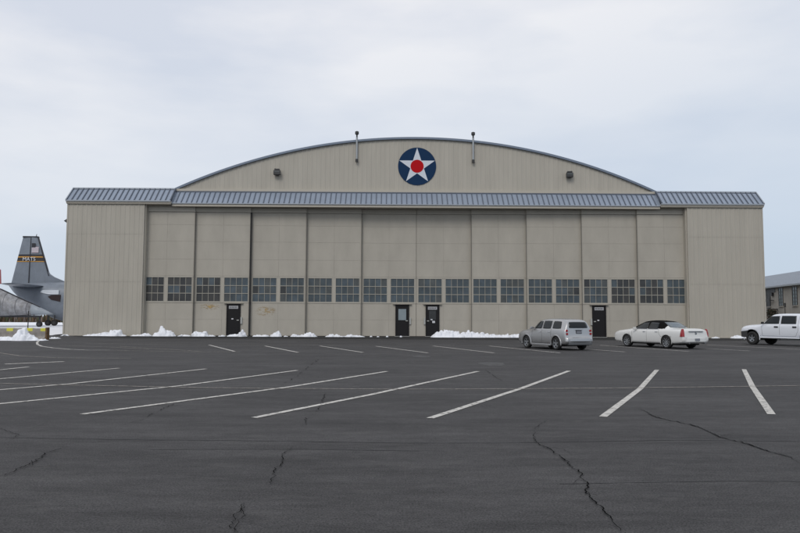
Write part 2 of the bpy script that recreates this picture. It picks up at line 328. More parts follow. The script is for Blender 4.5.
for sgn in (-1, 1):
    a, b = (-HW, -HF) if sgn < 0 else (HF, HW)
    g = MB()
    ribbed(g, a + .12, b - .12, 0, 4.62, -.00); ribbed(g, a + .12, b - .12, 4.60, 8.7, -.012); ribbed(g, a + .12, b - .12, 8.68, 11.33, -.024)
    g.box(a, a + .12, -.05, .12, 0, 11.33); g.box(b - .12, b, -.05, .12, 0, 11.33)                     # corner trims
    xi = b if sgn < 0 else a
    g.box(min(xi, xi - sgn * .1), max(xi, xi - sgn * .1), .12, 2.6, 0, 11.33)                             # jamb return
    g.box(a, b, -.06, .1, 0, .07)                                                                        # base flashing
    xo = a if sgn < 0 else b
    ys_ = .12; 
    g.add([(xo, .12, 0), (xo, DEEP, 0), (xo, DEEP, 12.2), (xo, .12, 11.33)], [(0, 1, 2, 3)])
    bevel(g.build('wing_wall', M_BEIGE, hang), .0001) if False else g.build('wing_wall', M_BEIGE, hang)
    # standing-seam roof of the wing
    yi = (a - .02, -21.15) if sgn < 0 else (21.15, b + .02)
    y0, z0, y1, z1 = -.22, 11.55, 1.12, 12.78
    r = MB(); x0, x1 = yi
    r.add([(x0, y0, z0), (x1, y0, z0), (x1, y1, z1), (x0, y1, z1), (x0, y0, z0 - .06), (x1, y0, z0 - .06), (x1, y1, z1 - .06), (x0, y1, z1 - .06)],
          [(0, 1, 2, 3), (7, 6, 5, 4), (0, 4, 5, 1), (1, 5, 6, 2), (2, 6, 7, 3), (3, 7, 4, 0)], 0)
    k = int((x1 - x0) / .44); dx = (x1 - x0) / k; ln = Vector((0, y1 - y0, z1 - z0)); nn = Vector((0, -ln.z, ln.y)).normalized() * .075
    for i in range(k + 1):
        xx = x0 + i * dx - .035; wd = .07
        r.prism([(xx, y0, z0), (xx + wd, y0, z0), (xx + wd, y0 + nn.y, z0 + nn.z), (xx, y0 + nn.y, z0 + nn.z)], ln, 1)
    r.box(x0 - .03, x1 + .03, y1 - .02, y1 + .35, z1 - .03, z1 + .10, 2)                                   # ridge cap
    r.box(x0, x1, y1 - .10, y1 - .021, z1 - .16, z1 - .02, 1)
    for xe in (x0 - .05, x1 - .03):                                                                        # rake trims
        r.prism([(xe, y0 - .03, z0 - .10), (xe + .08, y0 - .03, z0 - .10), (xe + .08, y0 - .03 + nn.y * 1.3, z0 + nn.z * 1.4), (xe, y0 - .03 + nn.y * 1.3, z0 + nn.z * 1.4)], ln, 2 if (xe < x0) == (sgn < 0) else 1)
    # flat top behind
    r.add([(x0, y1 + .33, z1 + .04), (x1, y1 + .33, z1 + .04), (x1, DEEP, z1 - .5), (x0, DEEP, z1 - .5)], [(0, 1, 2, 3)], 0)
    r.add([(x0, y0 + .1, z0 - .3), (x0, y1, z1), (x0, DEEP, z1 - .5), (x0, DEEP, z0 - .3)], [(0, 1, 2, 3)], 2)
    r.add([(x1, y0 + .1, z0 - .3), (x1, y1, z1), (x1, DEEP, z1 - .5), (x1, DEEP, z0 - .3)], [(0, 1, 2, 3)], 2)
    r.build('wing_roof', [M_ROOF, M_SEAM, M_CAP], hang)
    t = MB(); t.box(x0 - .03, x1 + .03, y0 + .02, y0 + .30, 11.33, 11.52); t.box(x0 - .02, x1, y0 + .06, 2.4, 11.26, 11.325)
    t.build('fascia', M_TRIM, hang)
    gb = MB(); gb.box(x0 - .06, x1 + .04, y0 - .07, y0 + .05, z0 - .085, z0 + .02); gb.build('gutter', M_CAP, hang)

# side lamp on the left wall
g = MB(); g.box(-HW - .12, -HW, .5, .9, 9.75, 10.15); g.prism([(-HW - .12, .45, 10.1), (-HW - .48, .45, 9.85), (-HW - .12, .45, 9.6)], (0, .5, 0)); g.build('wall_lamp', M_DARKM, hang)

# central canopy
x0, x1 = -21.2, 21.2; y0, z0, y1, z1 = .02, 11.40, 1.30, 12.60
r = MB()
r.add([(x0, y0, z0), (x1, y0, z0), (x1, y1, z1), (x0, y1, z1), (x0, y0, z0 - .06), (x1, y0, z0 - .06), (x1, y1, z1 - .06), (x0, y1, z1 - .06)],
      [(0, 1, 2, 3), (7, 6, 5, 4), (0, 4, 5, 1), (1, 5, 6, 2), (2, 6, 7, 3), (3, 7, 4, 0)], 0)
ln = Vector((0, y1 - y0, z1 - z0)); nn = Vector((0, -ln.z, ln.y)).normalized() * .065; k = 96; dx = (x1 - x0) / k
for i in range(1, k):
    xx = x0 + i * dx - .035
    r.prism([(xx, y0, z0), (xx + .07, y0, z0), (xx + .07, y0 + nn.y, z0 + nn.z), (xx, y0 + nn.y, z0 + nn.z)], ln, 1)
r.build('canopy_roof', [M_ROOF, M_SEAM], hang)
t = MB(); t.box(-21.1, 21.1, .06, .34, 11.12, 11.33); t.box(-23.3, 23.3, .34, 2.9, 11.16, 11.22); t.build('fascia', M_TRIM, hang)
t = MB(); t.box(-21.1, 21.1, -.03, .09, 11.335, 11.41); t.build('gutter', M_CAP, hang)
t = MB(); t.box(-21.15, 21.15, 1.28, 1.46, 12.66, 12.86, 0); t.box(-21.15, 21.15, 1.22, 1.275, 12.56, 12.655, 1); t.build('flashing', [M_TRIM, M_SEAM], hang)

# gable
g = MB(); ribbed(g, -21.0, 21.0, 12.5, arch, 1.5, .405, .02)
g.build('gable_wall', M_BEIGE, hang)
g = MB(); n = 64; X1 = 21.35
for yy0, yy1, t0, t1, mi in ((1.30, 1.52, .03, .14, 0), (1.52, DEEP, .02, .13, 1)):
    vs = []
    for i in range(n + 1):
        x = -X1 + 2 * X1 * i / n; nrm = Vector((x, 0, RAD - (17.5 - arch(x)))).normalized(); c = Vector((x, 0, arch(x)))
        a_ = c + nrm * (t0 - .07 * (mi == 0)); b_ = c + nrm * t1
        vs += [(a_.x, yy0, a_.z), (b_.x, yy0, b_.z), (b_.x, yy1, b_.z), (a_.x, yy1, a_.z)]
    g.add(vs, [(4 * i + j, 4 * i + (j + 1) % 4, 4 * i + 4 + (j + 1) % 4, 4 * i + 4 + j) for i in range(n) for j in range(4)] + [(0, 1, 2, 3), (4 * n + 3, 4 * n + 2, 4 * n + 1, 4 * n)], 1 - mi if False else mi)
g.build('arched_roof', [M_EDGE, M_ROOF], hang)
# rear wall
g = MB(); g.box(-HW + .02, HW - .02, DEEP - .1, DEEP + .1, 0, 12.1); g.add([(x, DEEP, z) for x, z in [(-21, 12)] + [(x_, arch(x_)) for x_ in range(-21, 22, 3)] + [(21, 12)]], [tuple(range(17))])
g.build('rear_wall', M_BEIGE, hang)

# door leaves
def window(par, xc, y, z0, z1, wd, seed, ncol=4, nrow=3):
    rnd = random.Random(seed); f = MB(); x0 = xc - wd / 2; x1 = xc + wd / 2; b = .05
    f.box(x0, x1, y - .05, y + .02, z1 - b, z1); f.box(x0, x1, y - .05, y + .02, z0, z0 + b); f.box(x0, x0 + b, y - .05, y + .02, z0 + b, z1 - b); f.box(x1 - b, x1, y - .05, y + .02, z0 + b, z1 - b)
    cw = (wd - 2 * b) / ncol; rh = (z1 - z0 - 2 * b) / nrow
    for i in range(1, ncol): f.box(x0 + b + i * cw - .017, x0 + b + i * cw + .017, y - .042, y + .01, z0 + b, z1 - b)
    for j in range(1, nrow): f.box(x0 + b, x1 - b, y - .048, y + .01, z0 + b + j * rh - .026, z0 + b + j * rh + .026)
    mood = rnd.choice([(0, 0, 0, 0, 3), (0, 1, 1, 0, 3, 1), (0, 0, 3, 3, 1), (0, 0, 1, 0)])
    if seed in (0, 1, 2): mood = (0, 2, 2, 4, 4, 1)
    if seed in (17, 18): mood = (2, 2, 4, 0, 4)
    for i in range(ncol):
        for j in range(nrow):
            k = rnd.choice(mood)
            if seed in (0, 1, 2, 17, 18) and j == 0: k = rnd.choice((2, 4, 4))
            if rnd.random() < .05: k = rnd.choice((1, 2))
            t1_, t2_ = rnd.uniform(-.006, .006), rnd.uniform(-.006, .006)
            a, c_ = x0 + b + i * cw, x0 + b + (i + 1) * cw; d, e = z0 + b + j * rh, z0 + b + (j + 1) * rh
            f.add([(a, y - t1_, d), (c_, y + t1_, d), (c_, y + t1_ + t2_, e), (a, y - t1_ + t2_, e)], [(0, 1, 2, 3)], k + 1)
    return f.build('window', [M_MUNT] + M_G, par, recalc=False)

def entry(par, xc, y, sign, lite, box_side, notes):
    d = MB(); x0, x1 = xc - .6, xc + .6
    d.box(x0, x0 + .09, y - .10, y, 0.02, 2.78, 0); d.box(x1 - .09, x1, y - .10, y, 0.02, 2.78, 0); d.box(x0 + .09, x1 - .09, y - .10, y, 2.66, 2.78, 0)
    d.box(x0 + .09, x1 - .09, y - .055, y - .005, .03, 2.66, 0)
    d.box(x0 - .22, x1 + .22, y - .19, y, 2.785, 2.83, 4)                                      # drip cap
    d.box(x0 - .05, x1 + .05, y - .16, y - .1, 0, .03, 5)
    if sign:
        d.box(xc - .40, xc + .40, y - .075, y - .056, 2.34, 2.60, 1)
        for i in range(7): d.box(xc - .33 + i * .095, xc - .28 + i * .095, y - .078, y - .0755, 2.42, 2.52, 3)
    if lite: d.box(xc - .34, xc + .34, y - .066, y - .054, 1.42, 2.38, 6)
    elif sign and not lite and notes > 1: d.box(xc - .30, xc + .30, y - .066, y - .056, 1.45, 2.25, 7)
    s = -1 if box_side < 0 else 1
    d.box(min(xc + s * .62, xc + s * .76), max(xc + s * .62, xc + s * .76), y - .12, y, 1.05, 1.62, 5)
    d.box(min(xc + s * .30, xc + s * .48), max(xc + s * .30, xc + s * .48), y - .12, y - .055, 1.32, 1.40, 5)   # handle
    if notes: d.box(xc - .16, xc + .0, y - .068, y - .056, 1.42, 1.52, 2)
    if notes > 1: d.box(xc - .02, xc + .22, y - .068, y - .057, 1.18, 1.36, 2)
    return d.build('entry_door', [M_DOORB, M_SIGN, M_SIGNW, M_INK, M_BATTEN, M_BOX, glass('door_lite', (.22, .26, .28), .3, var=.1), M_G[2]], par)

LW = 4.8; entries = {1: (-15.78, True, False, 1, 1), 4: (-1.22, False, True, 1, 0), 5: (1.42, True, False, -1, 2), 8: (15.85, True, False, -1, 1)}
for k in range(10):
    a = -24 + k * LW; b = a + LW; y = .62 + .20 * min(k, 9 - k)
    lo = max(a - .12, -24) if k >= 5 or k == 0 else a - .12 ; 
    xa = a - (.10 if k < 5 else -.02); xb = b + (.10 if k >= 5 else -.02)
    ent = entries.get(k)
    g = MB()
    def slab(x0, x1, z0, z1, yy=0., mi=0): g.box(x0, x1, y + yy, y + .16, z0, z1, mi)
    # backing
    g.box(xa + .02, xb - .02, y + .05, y + .18, .03, 10.72, 1)
    c = (a + b) / 2; gp = .004
    cols = [(xa, c - gp), (c + gp, xb)]
    for u, v in cols:
        hs = [5.18, 6.6, 8.15, 9.6, 10.72]
        for z_0, z_1 in zip(hs, hs[1:]): g.box(u, v, y, y + .06, z_0 + gp, z_1 - gp, 0)
        for z_0, z_1 in ((.03, 1.42), (1.42, 2.84)):
            parts = [(u, v)]
            if ent:
                e0, e1 = ent[0] - .6, ent[0] + .6
                if u < e0 < v or u < e1 < v: parts = [(u, e0), (e1, v)]
            for p_, q_ in parts: g.box(p_, q_, y, y + .06, z_0 + gp, z_1 - gp, 0)
            if len(parts) == 2 and z_1 > 2.5: g.box(e0, e1, y, y + .06, 2.80, z_1 - gp, 0)
    # window band framing
    g.box(xa, xb, y - .03, y + .06, 5.07, 5.17, 0); g.box(xa, xb, y - .03, y + .06, 2.85, 2.93, 0)
    wins = [(a + .14, a + .14 + 2.13), (b - .14 - 2.13, b - .14)]
    for u, v in ((xa, wins[0][0]), (wins[0][1], wins[1][0]), (wins[1][1], xb)): g.box(u, v, y - .012, y + .06, 2.93, 5.07, 0)
    # top rail and hanger hood
    g.box(xa, xb, y - .10, y + .16, 10.73, 11.14, 2)
    g.box(xa, xb, y - .02, y, .03, .22, 0)
    lf = g.build('hangar_door', [M_DOORM, M_BATTEN, M_BEIGE], hang)
    for q, (u, v) in enumerate(wins): window(lf, (u + v) / 2, y + .02, 2.93, 5.07, v - u, k * 2 + q)
    if ent: entry(lf, ent[0], y, *ent[1:])
    if k in (1, 2):
        s_ = MB(); cx = a + 1.35; zl, zh = (2.2, 2.82) if k == 1 else (1.65, 2.6); s_.add([(cx - .95, y - .004, zl), (cx + .95, y - .004, zl), (cx + .95, y - .004, zh), (cx - .95, y - .004, zh)], [(0, 1, 2, 3)])
        s_.build('rust_stain', M_RUST, lf)
    # shadow gap painted as a dark strip at the meeting edge (outer leaf laps over the deeper one)
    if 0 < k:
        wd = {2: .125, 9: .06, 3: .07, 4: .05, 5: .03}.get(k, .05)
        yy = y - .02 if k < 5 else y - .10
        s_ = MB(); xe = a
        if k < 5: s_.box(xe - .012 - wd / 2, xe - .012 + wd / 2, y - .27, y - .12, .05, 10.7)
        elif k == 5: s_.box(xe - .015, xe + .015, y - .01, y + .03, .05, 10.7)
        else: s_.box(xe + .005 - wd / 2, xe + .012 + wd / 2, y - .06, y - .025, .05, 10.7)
        s_.build('door_gap_shade', M_BLACK if k == 2 else M_GAP, hang)
g = MB(); g.box(-23.3, 23.3, 2.2, 2.4, 0, 11.2); g.build('door_backing', M_BATTEN, hang)

# emblem
g = MB(); cz = 15.03; cx = .05; yy = 1.44; n = 72
g.prism([(cx + 1.69 * math.cos(2 * math.pi * i / n), yy, cz + 1.69 * math.sin(2 * math.pi * i / n)) for i in range(n)], (0, .03, 0)); disc = g.build('star_emblem', M_NAVY, hang)
g = MB(); pts = []
for i in range(10):
    rr = 1.66 if i % 2 == 0 else 1.66 * .382; a = math.pi / 2 + i * math.pi / 5; pts.append((cx + rr * math.cos(a), yy - .012, cz + rr * math.sin(a)))
g.v = pts + [(cx, yy - .012, cz)]; g.f = [(i, (i + 1) % 10, 10) for i in range(10)]; g.m = [0] * 10; g.build('star', M_WHITE, disc)
g = MB(); g.prism([(cx + .585 * math.cos(2 * math.pi * i / 40), yy - .024, cz + .585 * math.sin(2 * math.pi * i / 40)) for i in range(40)], (0, .01, 0)); g.build('red_centre', M_RED, disc)

# floodlights and roof pipes
for x, z, tilt in ((-12.3, 14.4, -1), (13.55, 14.35, 1)):
    g = MB(); g.box(x - .30, x + .30, 1.02, 1.32, z - .28, z + .12, 0); g.box(x - .22, x + .22, 1.02, 1.40, z + .12, z + .26, 0); g.box(x - .07 + tilt * .2, x + .07 + tilt * .2, 1.3, 1.47, z - .1, z + .34, 0)
    g.add([(x - .24, 1.012, z - .05), (x + .24, 1.012, z - .05), (x + .24, 1.012, z + .07), (x - .24, 1.012, z + .07)], [(0, 1, 2, 3)], 1)
    g.tube((x, 1.2, z - .28), (x, 1.2, z - .36), .2, .12, 12, 0)
    bevel(g.build('floodlight', [M_DARKM, M_G[3]], hang), .03)
for x in (-5.30, 5.02):
    g = MB(); g.tube((x, 1.27, 15.62), (x, 1.27, 17.55), .085, n=12); g.tube((x, 1.27, 17.55), (x, 1.27, 17.78), .07, n=12, mi=1); g.tube((x, 1.27, 17.78), (x, 1.27, 17.84), .08, .17, 12, 1); g.tube((x, 1.27, 17.84), (x, 1.27, 18.06), .17, n=12, mi=1)
    g.tube((x, 1.27, 18.06), (x, 1.27, 18.12), .17, .05, 12, 1); g.tube((x, 1.27, 15.34), (x, 1.27, 15.60), .12, n=12, mi=1); g.box(x - .05, x + .05, 1.34, 1.47, 16.3, 16.4, 1); g.box(x - .05, x + .05, 1.34, 1.47, 15.4, 15.5, 1)
    g.build('vent_pipe', [M_GALV, M_DARKM], hang, smooth=False)

# ------------------------------------------------------------------ snow heaps
def clump(p):                     # rounded lumps of two sizes
    q = p + Vector((noise.noise(p * 3), noise.noise(p * 3 + Vector((5, 0, 0))), 0)) * .25; a = noise.voronoi(q * 3.6)[0][0]; b = noise.voronoi(q * 8.5 + Vector((4, 4, 4)))[0][0]
    return math.sqrt(max(0, 1 - min(1, a * 1.15) ** 2)) * .75 + math.sqrt(max(0, 1 - min(1, b * 1.15) ** 2)) * .4
def boulder_field(x0, x1, H, depth, seed):
    rnd = random.Random(seed); B_ = []
    for k in range(int((x1 - x0) * 26) + 6):
        x = rnd.uniform(x0, x1); t = rnd.uniform(-.85, .85); h = H(x) * (1 - abs(t) ** 2.2); r = min(rnd.uniform(.05, .20), .05 + h * .55)
        if h > .03: B_.append((x, t * depth * .6, r, h * rnd.uniform(.55, 1.05) - r * .8, rnd.uniform(.75, 1.3)))
    def top(x, y):
        z = 0
        for bx, by, r, bz, e in B_:
            dx = abs(x - bx)
            if dx < r:
                d = (dx ** 2.6 + (abs(y - by) / e) ** 2.6) ** (1 / 2.6)
                if d < r: z = max(z, bz + (r ** 2.4 - d ** 2.4) ** (1 / 2.4))
        return z
    return top
def snow_heap(spans, label, yl=-.75, group=None, mt=M_SNOW, cat='snow heap', depth=.9, name='snow_pile'):
    # spans: photo outline [(px, height in px)] along the hangar base
    pts = []
    for px, hpx in spans:
        q = P(px, 337, 60.2); pts.append((q.x, hpx * 60.2 / F))
    x0, x1 = pts[0][0], pts[-1][0]; nx_ = max(10, int((x1 - x0) / .045)); ny_ = 24
    def H(x):
        for (a, ha), (b, hb) in zip(pts, pts[1:]):
            if a <= x <= b: return ha + (hb - ha) * (x - a) / max(1e-6, b - a)
        return 0
    g = MB(); top = boulder_field(x0, x1, H, depth, int(x0 * 100))
    for j in range(ny_ + 1):
        t = j / ny_ * 2 - 1
        for i in range(nx_ + 1):
            x = x0 + (x1 - x0) * i / nx_; h = H(x); p = Vector((x, t * 1.3, 3.7))
            prof = max(0, 1 - abs(t) ** 2.6)
            p.z = h * 1.1; bl = clump(Vector((x, t * depth * .6, 3.7)))
            ed = min(1, 6 * min(i, nx_ - i) / nx_); hh = max(h * (.50 + .25 * noise.noise(p * 2.1)) * prof + .03 * noise.noise(p * 14) * ed, top(x, t * depth * .6)) * min(1, ed * 1.5) * min(1, (1 - abs(t)) * 6)
            wob = .18 * noise.noise(Vector((x * 1.7, 0, t * 2))) + .05 * noise.noise(Vector((x * 7, t * 5, 2)))
            yy = 60.25 + .012 * x + t * depth * (.35 + .75 * min(1, h / .5)) * .62 + wob
            yy = min(yy, 60.95 + .0122 * (x - 1.45)) if not (-21.9 < x < 24.8) else yy
            g.v.append((x, yy, hh - .02))
    g.f = [(j * (nx_ + 1) + i, j * (nx_ + 1) + i + 1, (j + 1) * (nx_ + 1) + i + 1, (j + 1) * (nx_ + 1) + i) for j in range(ny_) for i in range(nx_)]; g.m = [0] * len(g.f)
    o = g.build(name, mt, smooth=True); c = (x0 + x1) / 2; ox = Vector((c, 60.25, 0))
    for v in o.data.vertices: v.co -= ox
    o.location = ox
    return tag(o, label, cat, group)
GR = 'snow heaps along the hangar foot'
snow_heap([(62, 0), (65, 1.6), (68, 1.8), (71, 0)], 'tiny snow lump at the left corner of the hangar wall', group=GR)
snow_heap([(82, 0), (88, 2), (96, 2.6), (104, 3.6), (110, 5), (116, 7.2), (121, 6.6), (125, 4), (128, 0)], 'long white snow heap rising to the right below the left ribbed wing wall', group=GR)
snow_heap([(130, 0), (135, 1.6), (142, 2), (147, 3.4), (151, 2.4), (153, 0)], 'low snow ridge at the inner edge of the left wing wall', group=GR)
snow_heap([(152, 0), (156, 4), (159, 5), (161, 10.5), (163.5, 11), (166, 8), (171, 6), (175, 3.4), (177, 0)], 'tallest pointed snow heap on the left, under the second window', group=GR)
snow_heap([(177, 0), (181, 1.6), (185, 2), (190, 1.2), (192, 0)], 'flat snow scrap right of the pointed heap', group=GR)
snow_heap([(191, 0), (193, 4.4), (198, 5), (203, 4.2), (206, 5.4), (208, 2.4), (215, 1.6), (217, 0)], 'blocky low snow heap under the orange stain beside the left door', group=GR)
snow_heap([(218, 0), (221, 1.6), (225, 1.2), (226, 0)], 'small snow lump just left of the leftmost door', group=GR)
snow_heap([(226, 0), (230, 2.2), (237, 3), (240, 4), (242.2, 9), (244.5, 4.6), (248, 0)], 'snow heap with a thin peak in front of the leftmost door', group=GR)
snow_heap([(251, 0), (256, 2), (263, 1.8), (268, 2.2), (270, 0)], 'low snow strip right of the leftmost door', group=GR)
snow_heap([(269, 0), (273, 3.4), (277, 6), (280, 5), (282, 0)], 'rounded snow mound under the faint orange marks', group=GR)
snow_heap([(283, 0), (286, 1.6), (289, 0)], 'snow crumb between two rounded mounds', group=GR)
snow_heap([(289, 0), (293, 3), (296, 2), (302, 2.6), (307, 4.6), (313, 5), (316, 2.2), (318, 0)], 'wide snow mound between the leftmost and the windowed door', group=GR)
snow_heap([(323, 0), (327, 1.6), (332, 3.2), (335, 2), (337.5, 3), (341, 1.0), (345, 1.2), (351, 3.2), (355, 2), (360, 1.8), (365, 1), (367, 0)], 'string of low snow lumps left of the two middle doors', group=GR)
for x_, lb in ((371, 'snow crumb farthest left of the windowed dark door'), (378, 'second snow crumb left of the windowed dark door'), (387, 'snow crumb closest to the left jamb of the windowed dark door'), (401, 'snow crumb at the threshold of the windowed dark door')): snow_heap([(x_ - 1.4, 0), (x_, 1.5), (x_ + 1.4, 0)], lb, group='snow crumbs beside the windowed door')
snow_heap([(429, 0), (431, 2), (432.5, 8.5), (436, 9), (441, 7.8), (448, 7.4), (455, 6.4), (462, 7), (466, 6.0), (469, 8), (473, 6.6), (480, 6), (487, 4.4), (494, 3.2), (501, 2.6), (508, 4), (515, 3.2), (522, 4), (530, 3.4), (536, 0)],
          'longest snow bank, from the right middle door to the silver car', group=GR, depth=1.2)
snow_heap([(713, 0), (716, 2), (720, 1.8), (722, 0)], 'small snow lump behind the white sedan', group=GR)
snow_heap([(733, 0), (735, 3), (741, 3), (746, 3), (748, 0)], 'short white snow strip at the nose of the pickup', group=GR)
snow_heap([(776, 0), (782, 2), (790, 2), (800, 2.4), (812, 2), (816, 0)], 'snow strip seen under the white pickup', group=GR)
# bits fallen round the big bank
# snow by the concrete barrier
def snow_at(spans, Y, label, depth=.8, group=None):
    pts = [(P(px, 337, Y).x, h * Y / F) for px, h in spans]; x0, x1 = pts[0][0], pts[-1][0]; n_ = max(10, int((x1 - x0) / .045)); g = MB()
    def H(x):
        for (a, ha), (b, hb) in zip(pts, pts[1:]):
            if a <= x <= b: return ha + (hb - ha) * (x - a) / max(1e-6, b - a)
        return 0
    top = boulder_field(x0, x1, H, depth, int(x0 * 100))
    for j in range(25):
        t = j / 12 - 1
        for i in range(n_ + 1):
            x = x0 + (x1 - x0) * i / n_; p = Vector((x, t * 1.3, 8.1)); h = H(x)
            hh = max(h * (.55 + .22 * noise.noise(p * 2.1)) * max(0, 1 - abs(t) ** 2.4) + .03 * noise.noise(p * 14), top(x, t * depth * .6)) * min(1, 9 * min(i, n_ - i) / n_) * min(1, (1 - abs(t)) * 6)
            g.v.append((x - (x0 + x1) / 2, t * depth * (.5 + .5 * min(1, h / .6)) + .12 * noise.noise(p), hh - .02))
    g.f = [(j * (n_ + 1) + i, j * (n_ + 1) + i + 1, (j + 1) * (n_ + 1) + i + 1, (j + 1) * (n_ + 1) + i) for j in range(24) for i in range(n_)]; g.m = [0] * len(g.f)
    o = g.build('snow_pile', M_SNOW, smooth=True); o.location = ((x0 + x1) / 2, Y, 0); return tag(o, label, 'snow heap', group)
GB = 'snow against the concrete barrier'
snow_at([(-30, 0), (-26, 4), (-10, 3.4), (0, 4), (8, 3.6), (12, 5.4), (16, 3.6), (18, 0)], 48.1, 'long low snow drift before the barrier at the left edge', group=GB)
snow_at([(13, 0), (16, 6), (20, 10), (22, 13.5), (25.5, 14), (27, 10), (31, 6), (34, 3.4), (38, 3.2), (40, 0)], 48.0, 'steep snow heap reaching over the barrier top', group=GB)
snow_at([(40, 0), (43, 2.2), (46, 1.6), (47, 0)], 48.1, 'small snow lump by the rusty end of the barrier', group=GB)
snow_at([(49, 0), (52, 1.8), (58, 1.6), (60, 0)], 52.5, 'thin snow scrap between barrier and hangar corner', group=GB)

# ------------------------------------------------------------------ concrete barriers
M_CONC = mat('weathered_concrete', (.24, .22, .20), .9, var=.25, vscale=3, bump=.3, bscale=20)
M_YEL = mat('yellow_paint', (.58, .55, .06), .6, var=.1, vscale=6)
M_RUSTY = mat('rusty_steel', (.13, .075, .035), .8, var=.3, vscale=6)
def barrier(xa, xb, Y, label, marks, end=False):
    o = empty('concrete_barrier', ((xa + xb) / 2, Y, 0), 0, label, 'barrier', 'concrete barriers at the left of the lot')
    w_ = (xb - xa) / 2; pr = [(-.30, 0), (-.30, .09), (-.16, .28), (-.11, .80), (.11, .80), (.16, .28), (.30, .09), (.30, 0)]
    g = MB(); g.prism([(-w_, a, b) for a, b in pr], (2 * w_, 0, 0)); bevel(g.build('body', M_CONC, o), .015)
    for mx_ in marks:
        g = MB(); x = mx_ - (xa + xb) / 2; g.box(x - .22, x + .22, -.135, .125, .60, .815); bevel(g.build('yellow_block', M_YEL, o), .02)
    if end: g = MB(); g.box(w_ + .005, w_ + .10, -.20, .20, 0, .86); g.build('end_plate', M_RUSTY, o)
    return o
XE = P(46.5, 337, 48.9).x
barrier(P(-24, 337, 48.9).x, P(26.9, 337, 48.9).x, 48.9, 'weathered concrete barrier half buried in snow at the left edge', [P(10.5, 337, 48.9).x])
barrier(P(27.4, 337, 48.9).x, XE, 48.9, 'weathered concrete barrier with two yellow blocks and rusty end', [P(30, 337, 48.9).x, P(44.3, 337, 48.9).x], True)
g = MB(); q = P(27.5, 337, 50.2); g.tube((0, 0, 0), (0, 0, 2.0), .035, n=8); o = g.build('thin_post', M_DARKM, loc=(q.x, q.y, 0)); tag(o, 'thin dark steel post standing behind the concrete barrier', 'post')

# ------------------------------------------------------------------ parked aircraft
M_AGREY = mat('aircraft_grey', (.185, .21, .245), .4, spec=.45, var=.14, vscale=.9)
M_ALITE = mat('aircraft_pale_grey', (.62, .66, .70), .4, var=.05)
M_ADARK = mat('aircraft_black', (.02, .02, .025), .5)
M_ORNG = mat('aircraft_orange', (.55, .27, .04), .6)
M_TYRE = mat('tyre', (.018, .018, .018), .85)
def ring(x, zt, zb, wy, n=20, sq=1.):
    c = (zt + zb) / 2; h = (zt - zb) / 2; out = []
    for i in range(n):
        a = 2 * math.pi * i / n; cs, sn = math.cos(a), math.sin(a)
        out.append((x, wy * math.copysign(abs(cs) ** sq, cs), c + h * math.copysign(abs(sn) ** sq, sn)))
    return out
def foil(g, root, tip, thick_r, thick_t, mi=0):     # root / tip: (LE point, TE point); thickness normal given by thick vectors
    rings = []
    for (le, te), tk in ((root, thick_r), (tip, thick_t)):
        le = Vector(le); te = Vector(te); r_ = []
        for s_, t_ in ((0, 0), (.12, .6), (.35, 1), (.7, .6), (1, .06)): r_.append(le.lerp(te, s_) + Vector(tk) * t_)
        for s_, t_ in ((1, .06), (.7, .6), (.35, 1), (.12, .6)): r_.append(le.lerp(te, s_) - Vector(tk) * t_)
        rings.append(r_)
    g.loft(rings, mi)
YA = 88.0; q = P(27.5, 337, YA); KA = YA / F * 1.0
def az(py): return 1.6 + (316.5 - py) * YA / F
def ax(px): return (px - 27.5) * YA / F
ac = empty('transport_aircraft', (q.x, YA, .5), 0, 'grey transport aircraft with tall tail fin and black-orange band, half hidden by hangar', 'aircraft')
Zg = -.5     # parts measured from true zero
def zA(py): return az(py) + Zg
g = MB(); st = [(ax(7), 286, 284.5, .12), (ax(12), 292, 284.0, .45), (ax(20), 299.5, 283.5, .95), (ax(30), 304.5, 283, 1.35), (ax(41), 311, 282.5, 1.65), (ax(52), 317.5, 282.3, 1.8), (ax(62), 320.8, 282, 1.85)]
rg = [ring(x, zA(t), zA(b), w_, 22, .85) for x, b, t, w_ in st]
for x in (6, 9, 13, 17): rg.append(ring(x, zA(281.8), zA(321), 1.85, 22, .85))
rg += [ring(19.2, zA(285), zA(321), 1.7, 22, .85), ring(20.6, zA(292), zA(319), 1.3, 22, .9), ring(21.5, zA(301), zA(315), .6, 22, 1)]
g.loft(rg); g.build('fuselage', M_AGREY, ac, smooth=True)
FT, FB = zA(237.2), zA(284)
def fe(z): t = (z - FB) / (FT - FB); return (ax(9) + (ax(19) - ax(9)) * t, ax(50.3) + (ax(35) - ax(50.3)) * t)      # TE, LE at height
g = MB(); te0, le0 = fe(FB - .4); te1, le1 = fe(FT)
foil(g, ((le0, 0, FB - .4), (te0, 0, FB - .4)), ((le1, 0, FT), (te1, 0, FT)), (0, .26, 0), (0, .14, 0))
g.prism([(ax(45), -.12, zA(270)), (ax(47.5), -.12, zA(274)), (ax(52), -.12, zA(277)), (ax(63), -.12, zA(281.5)), (ax(75), -.12, zA(284)), (ax(45), -.12, zA(286))], (0, .24, 0))
fin = g.build('tail_fin', M_AGREY, ac)
g = MB(); t_, l_ = fe(FT); g.prism([(t_ - .02, -.15, FT + .0), (l_ + .05, -.15, FT), (l_ - .1, -.15, FT + .14), (t_ + .05, -.15, FT + .16)], (0, .3, 0)); g.tube((l_ - .35, 0, FT + .1), (l_ - .3, 0, FT + .42), .05, .03)
for z0_, z1_, w_ in ((FB + 1.0, FT, .11),): g.prism([(fe(z0_)[1] - .02, -.1, z0_), (fe(z1_)[1] - .02, -.1, z1_), (fe(z1_)[1] - .02 - .11, -.13, z1_), (fe(z0_)[1] - .13, -.2, z0_)], (0, .2, 0))
g.box(ax(27.1), ax(27.9), -.262, .262, FB, FT - .1) if False else None
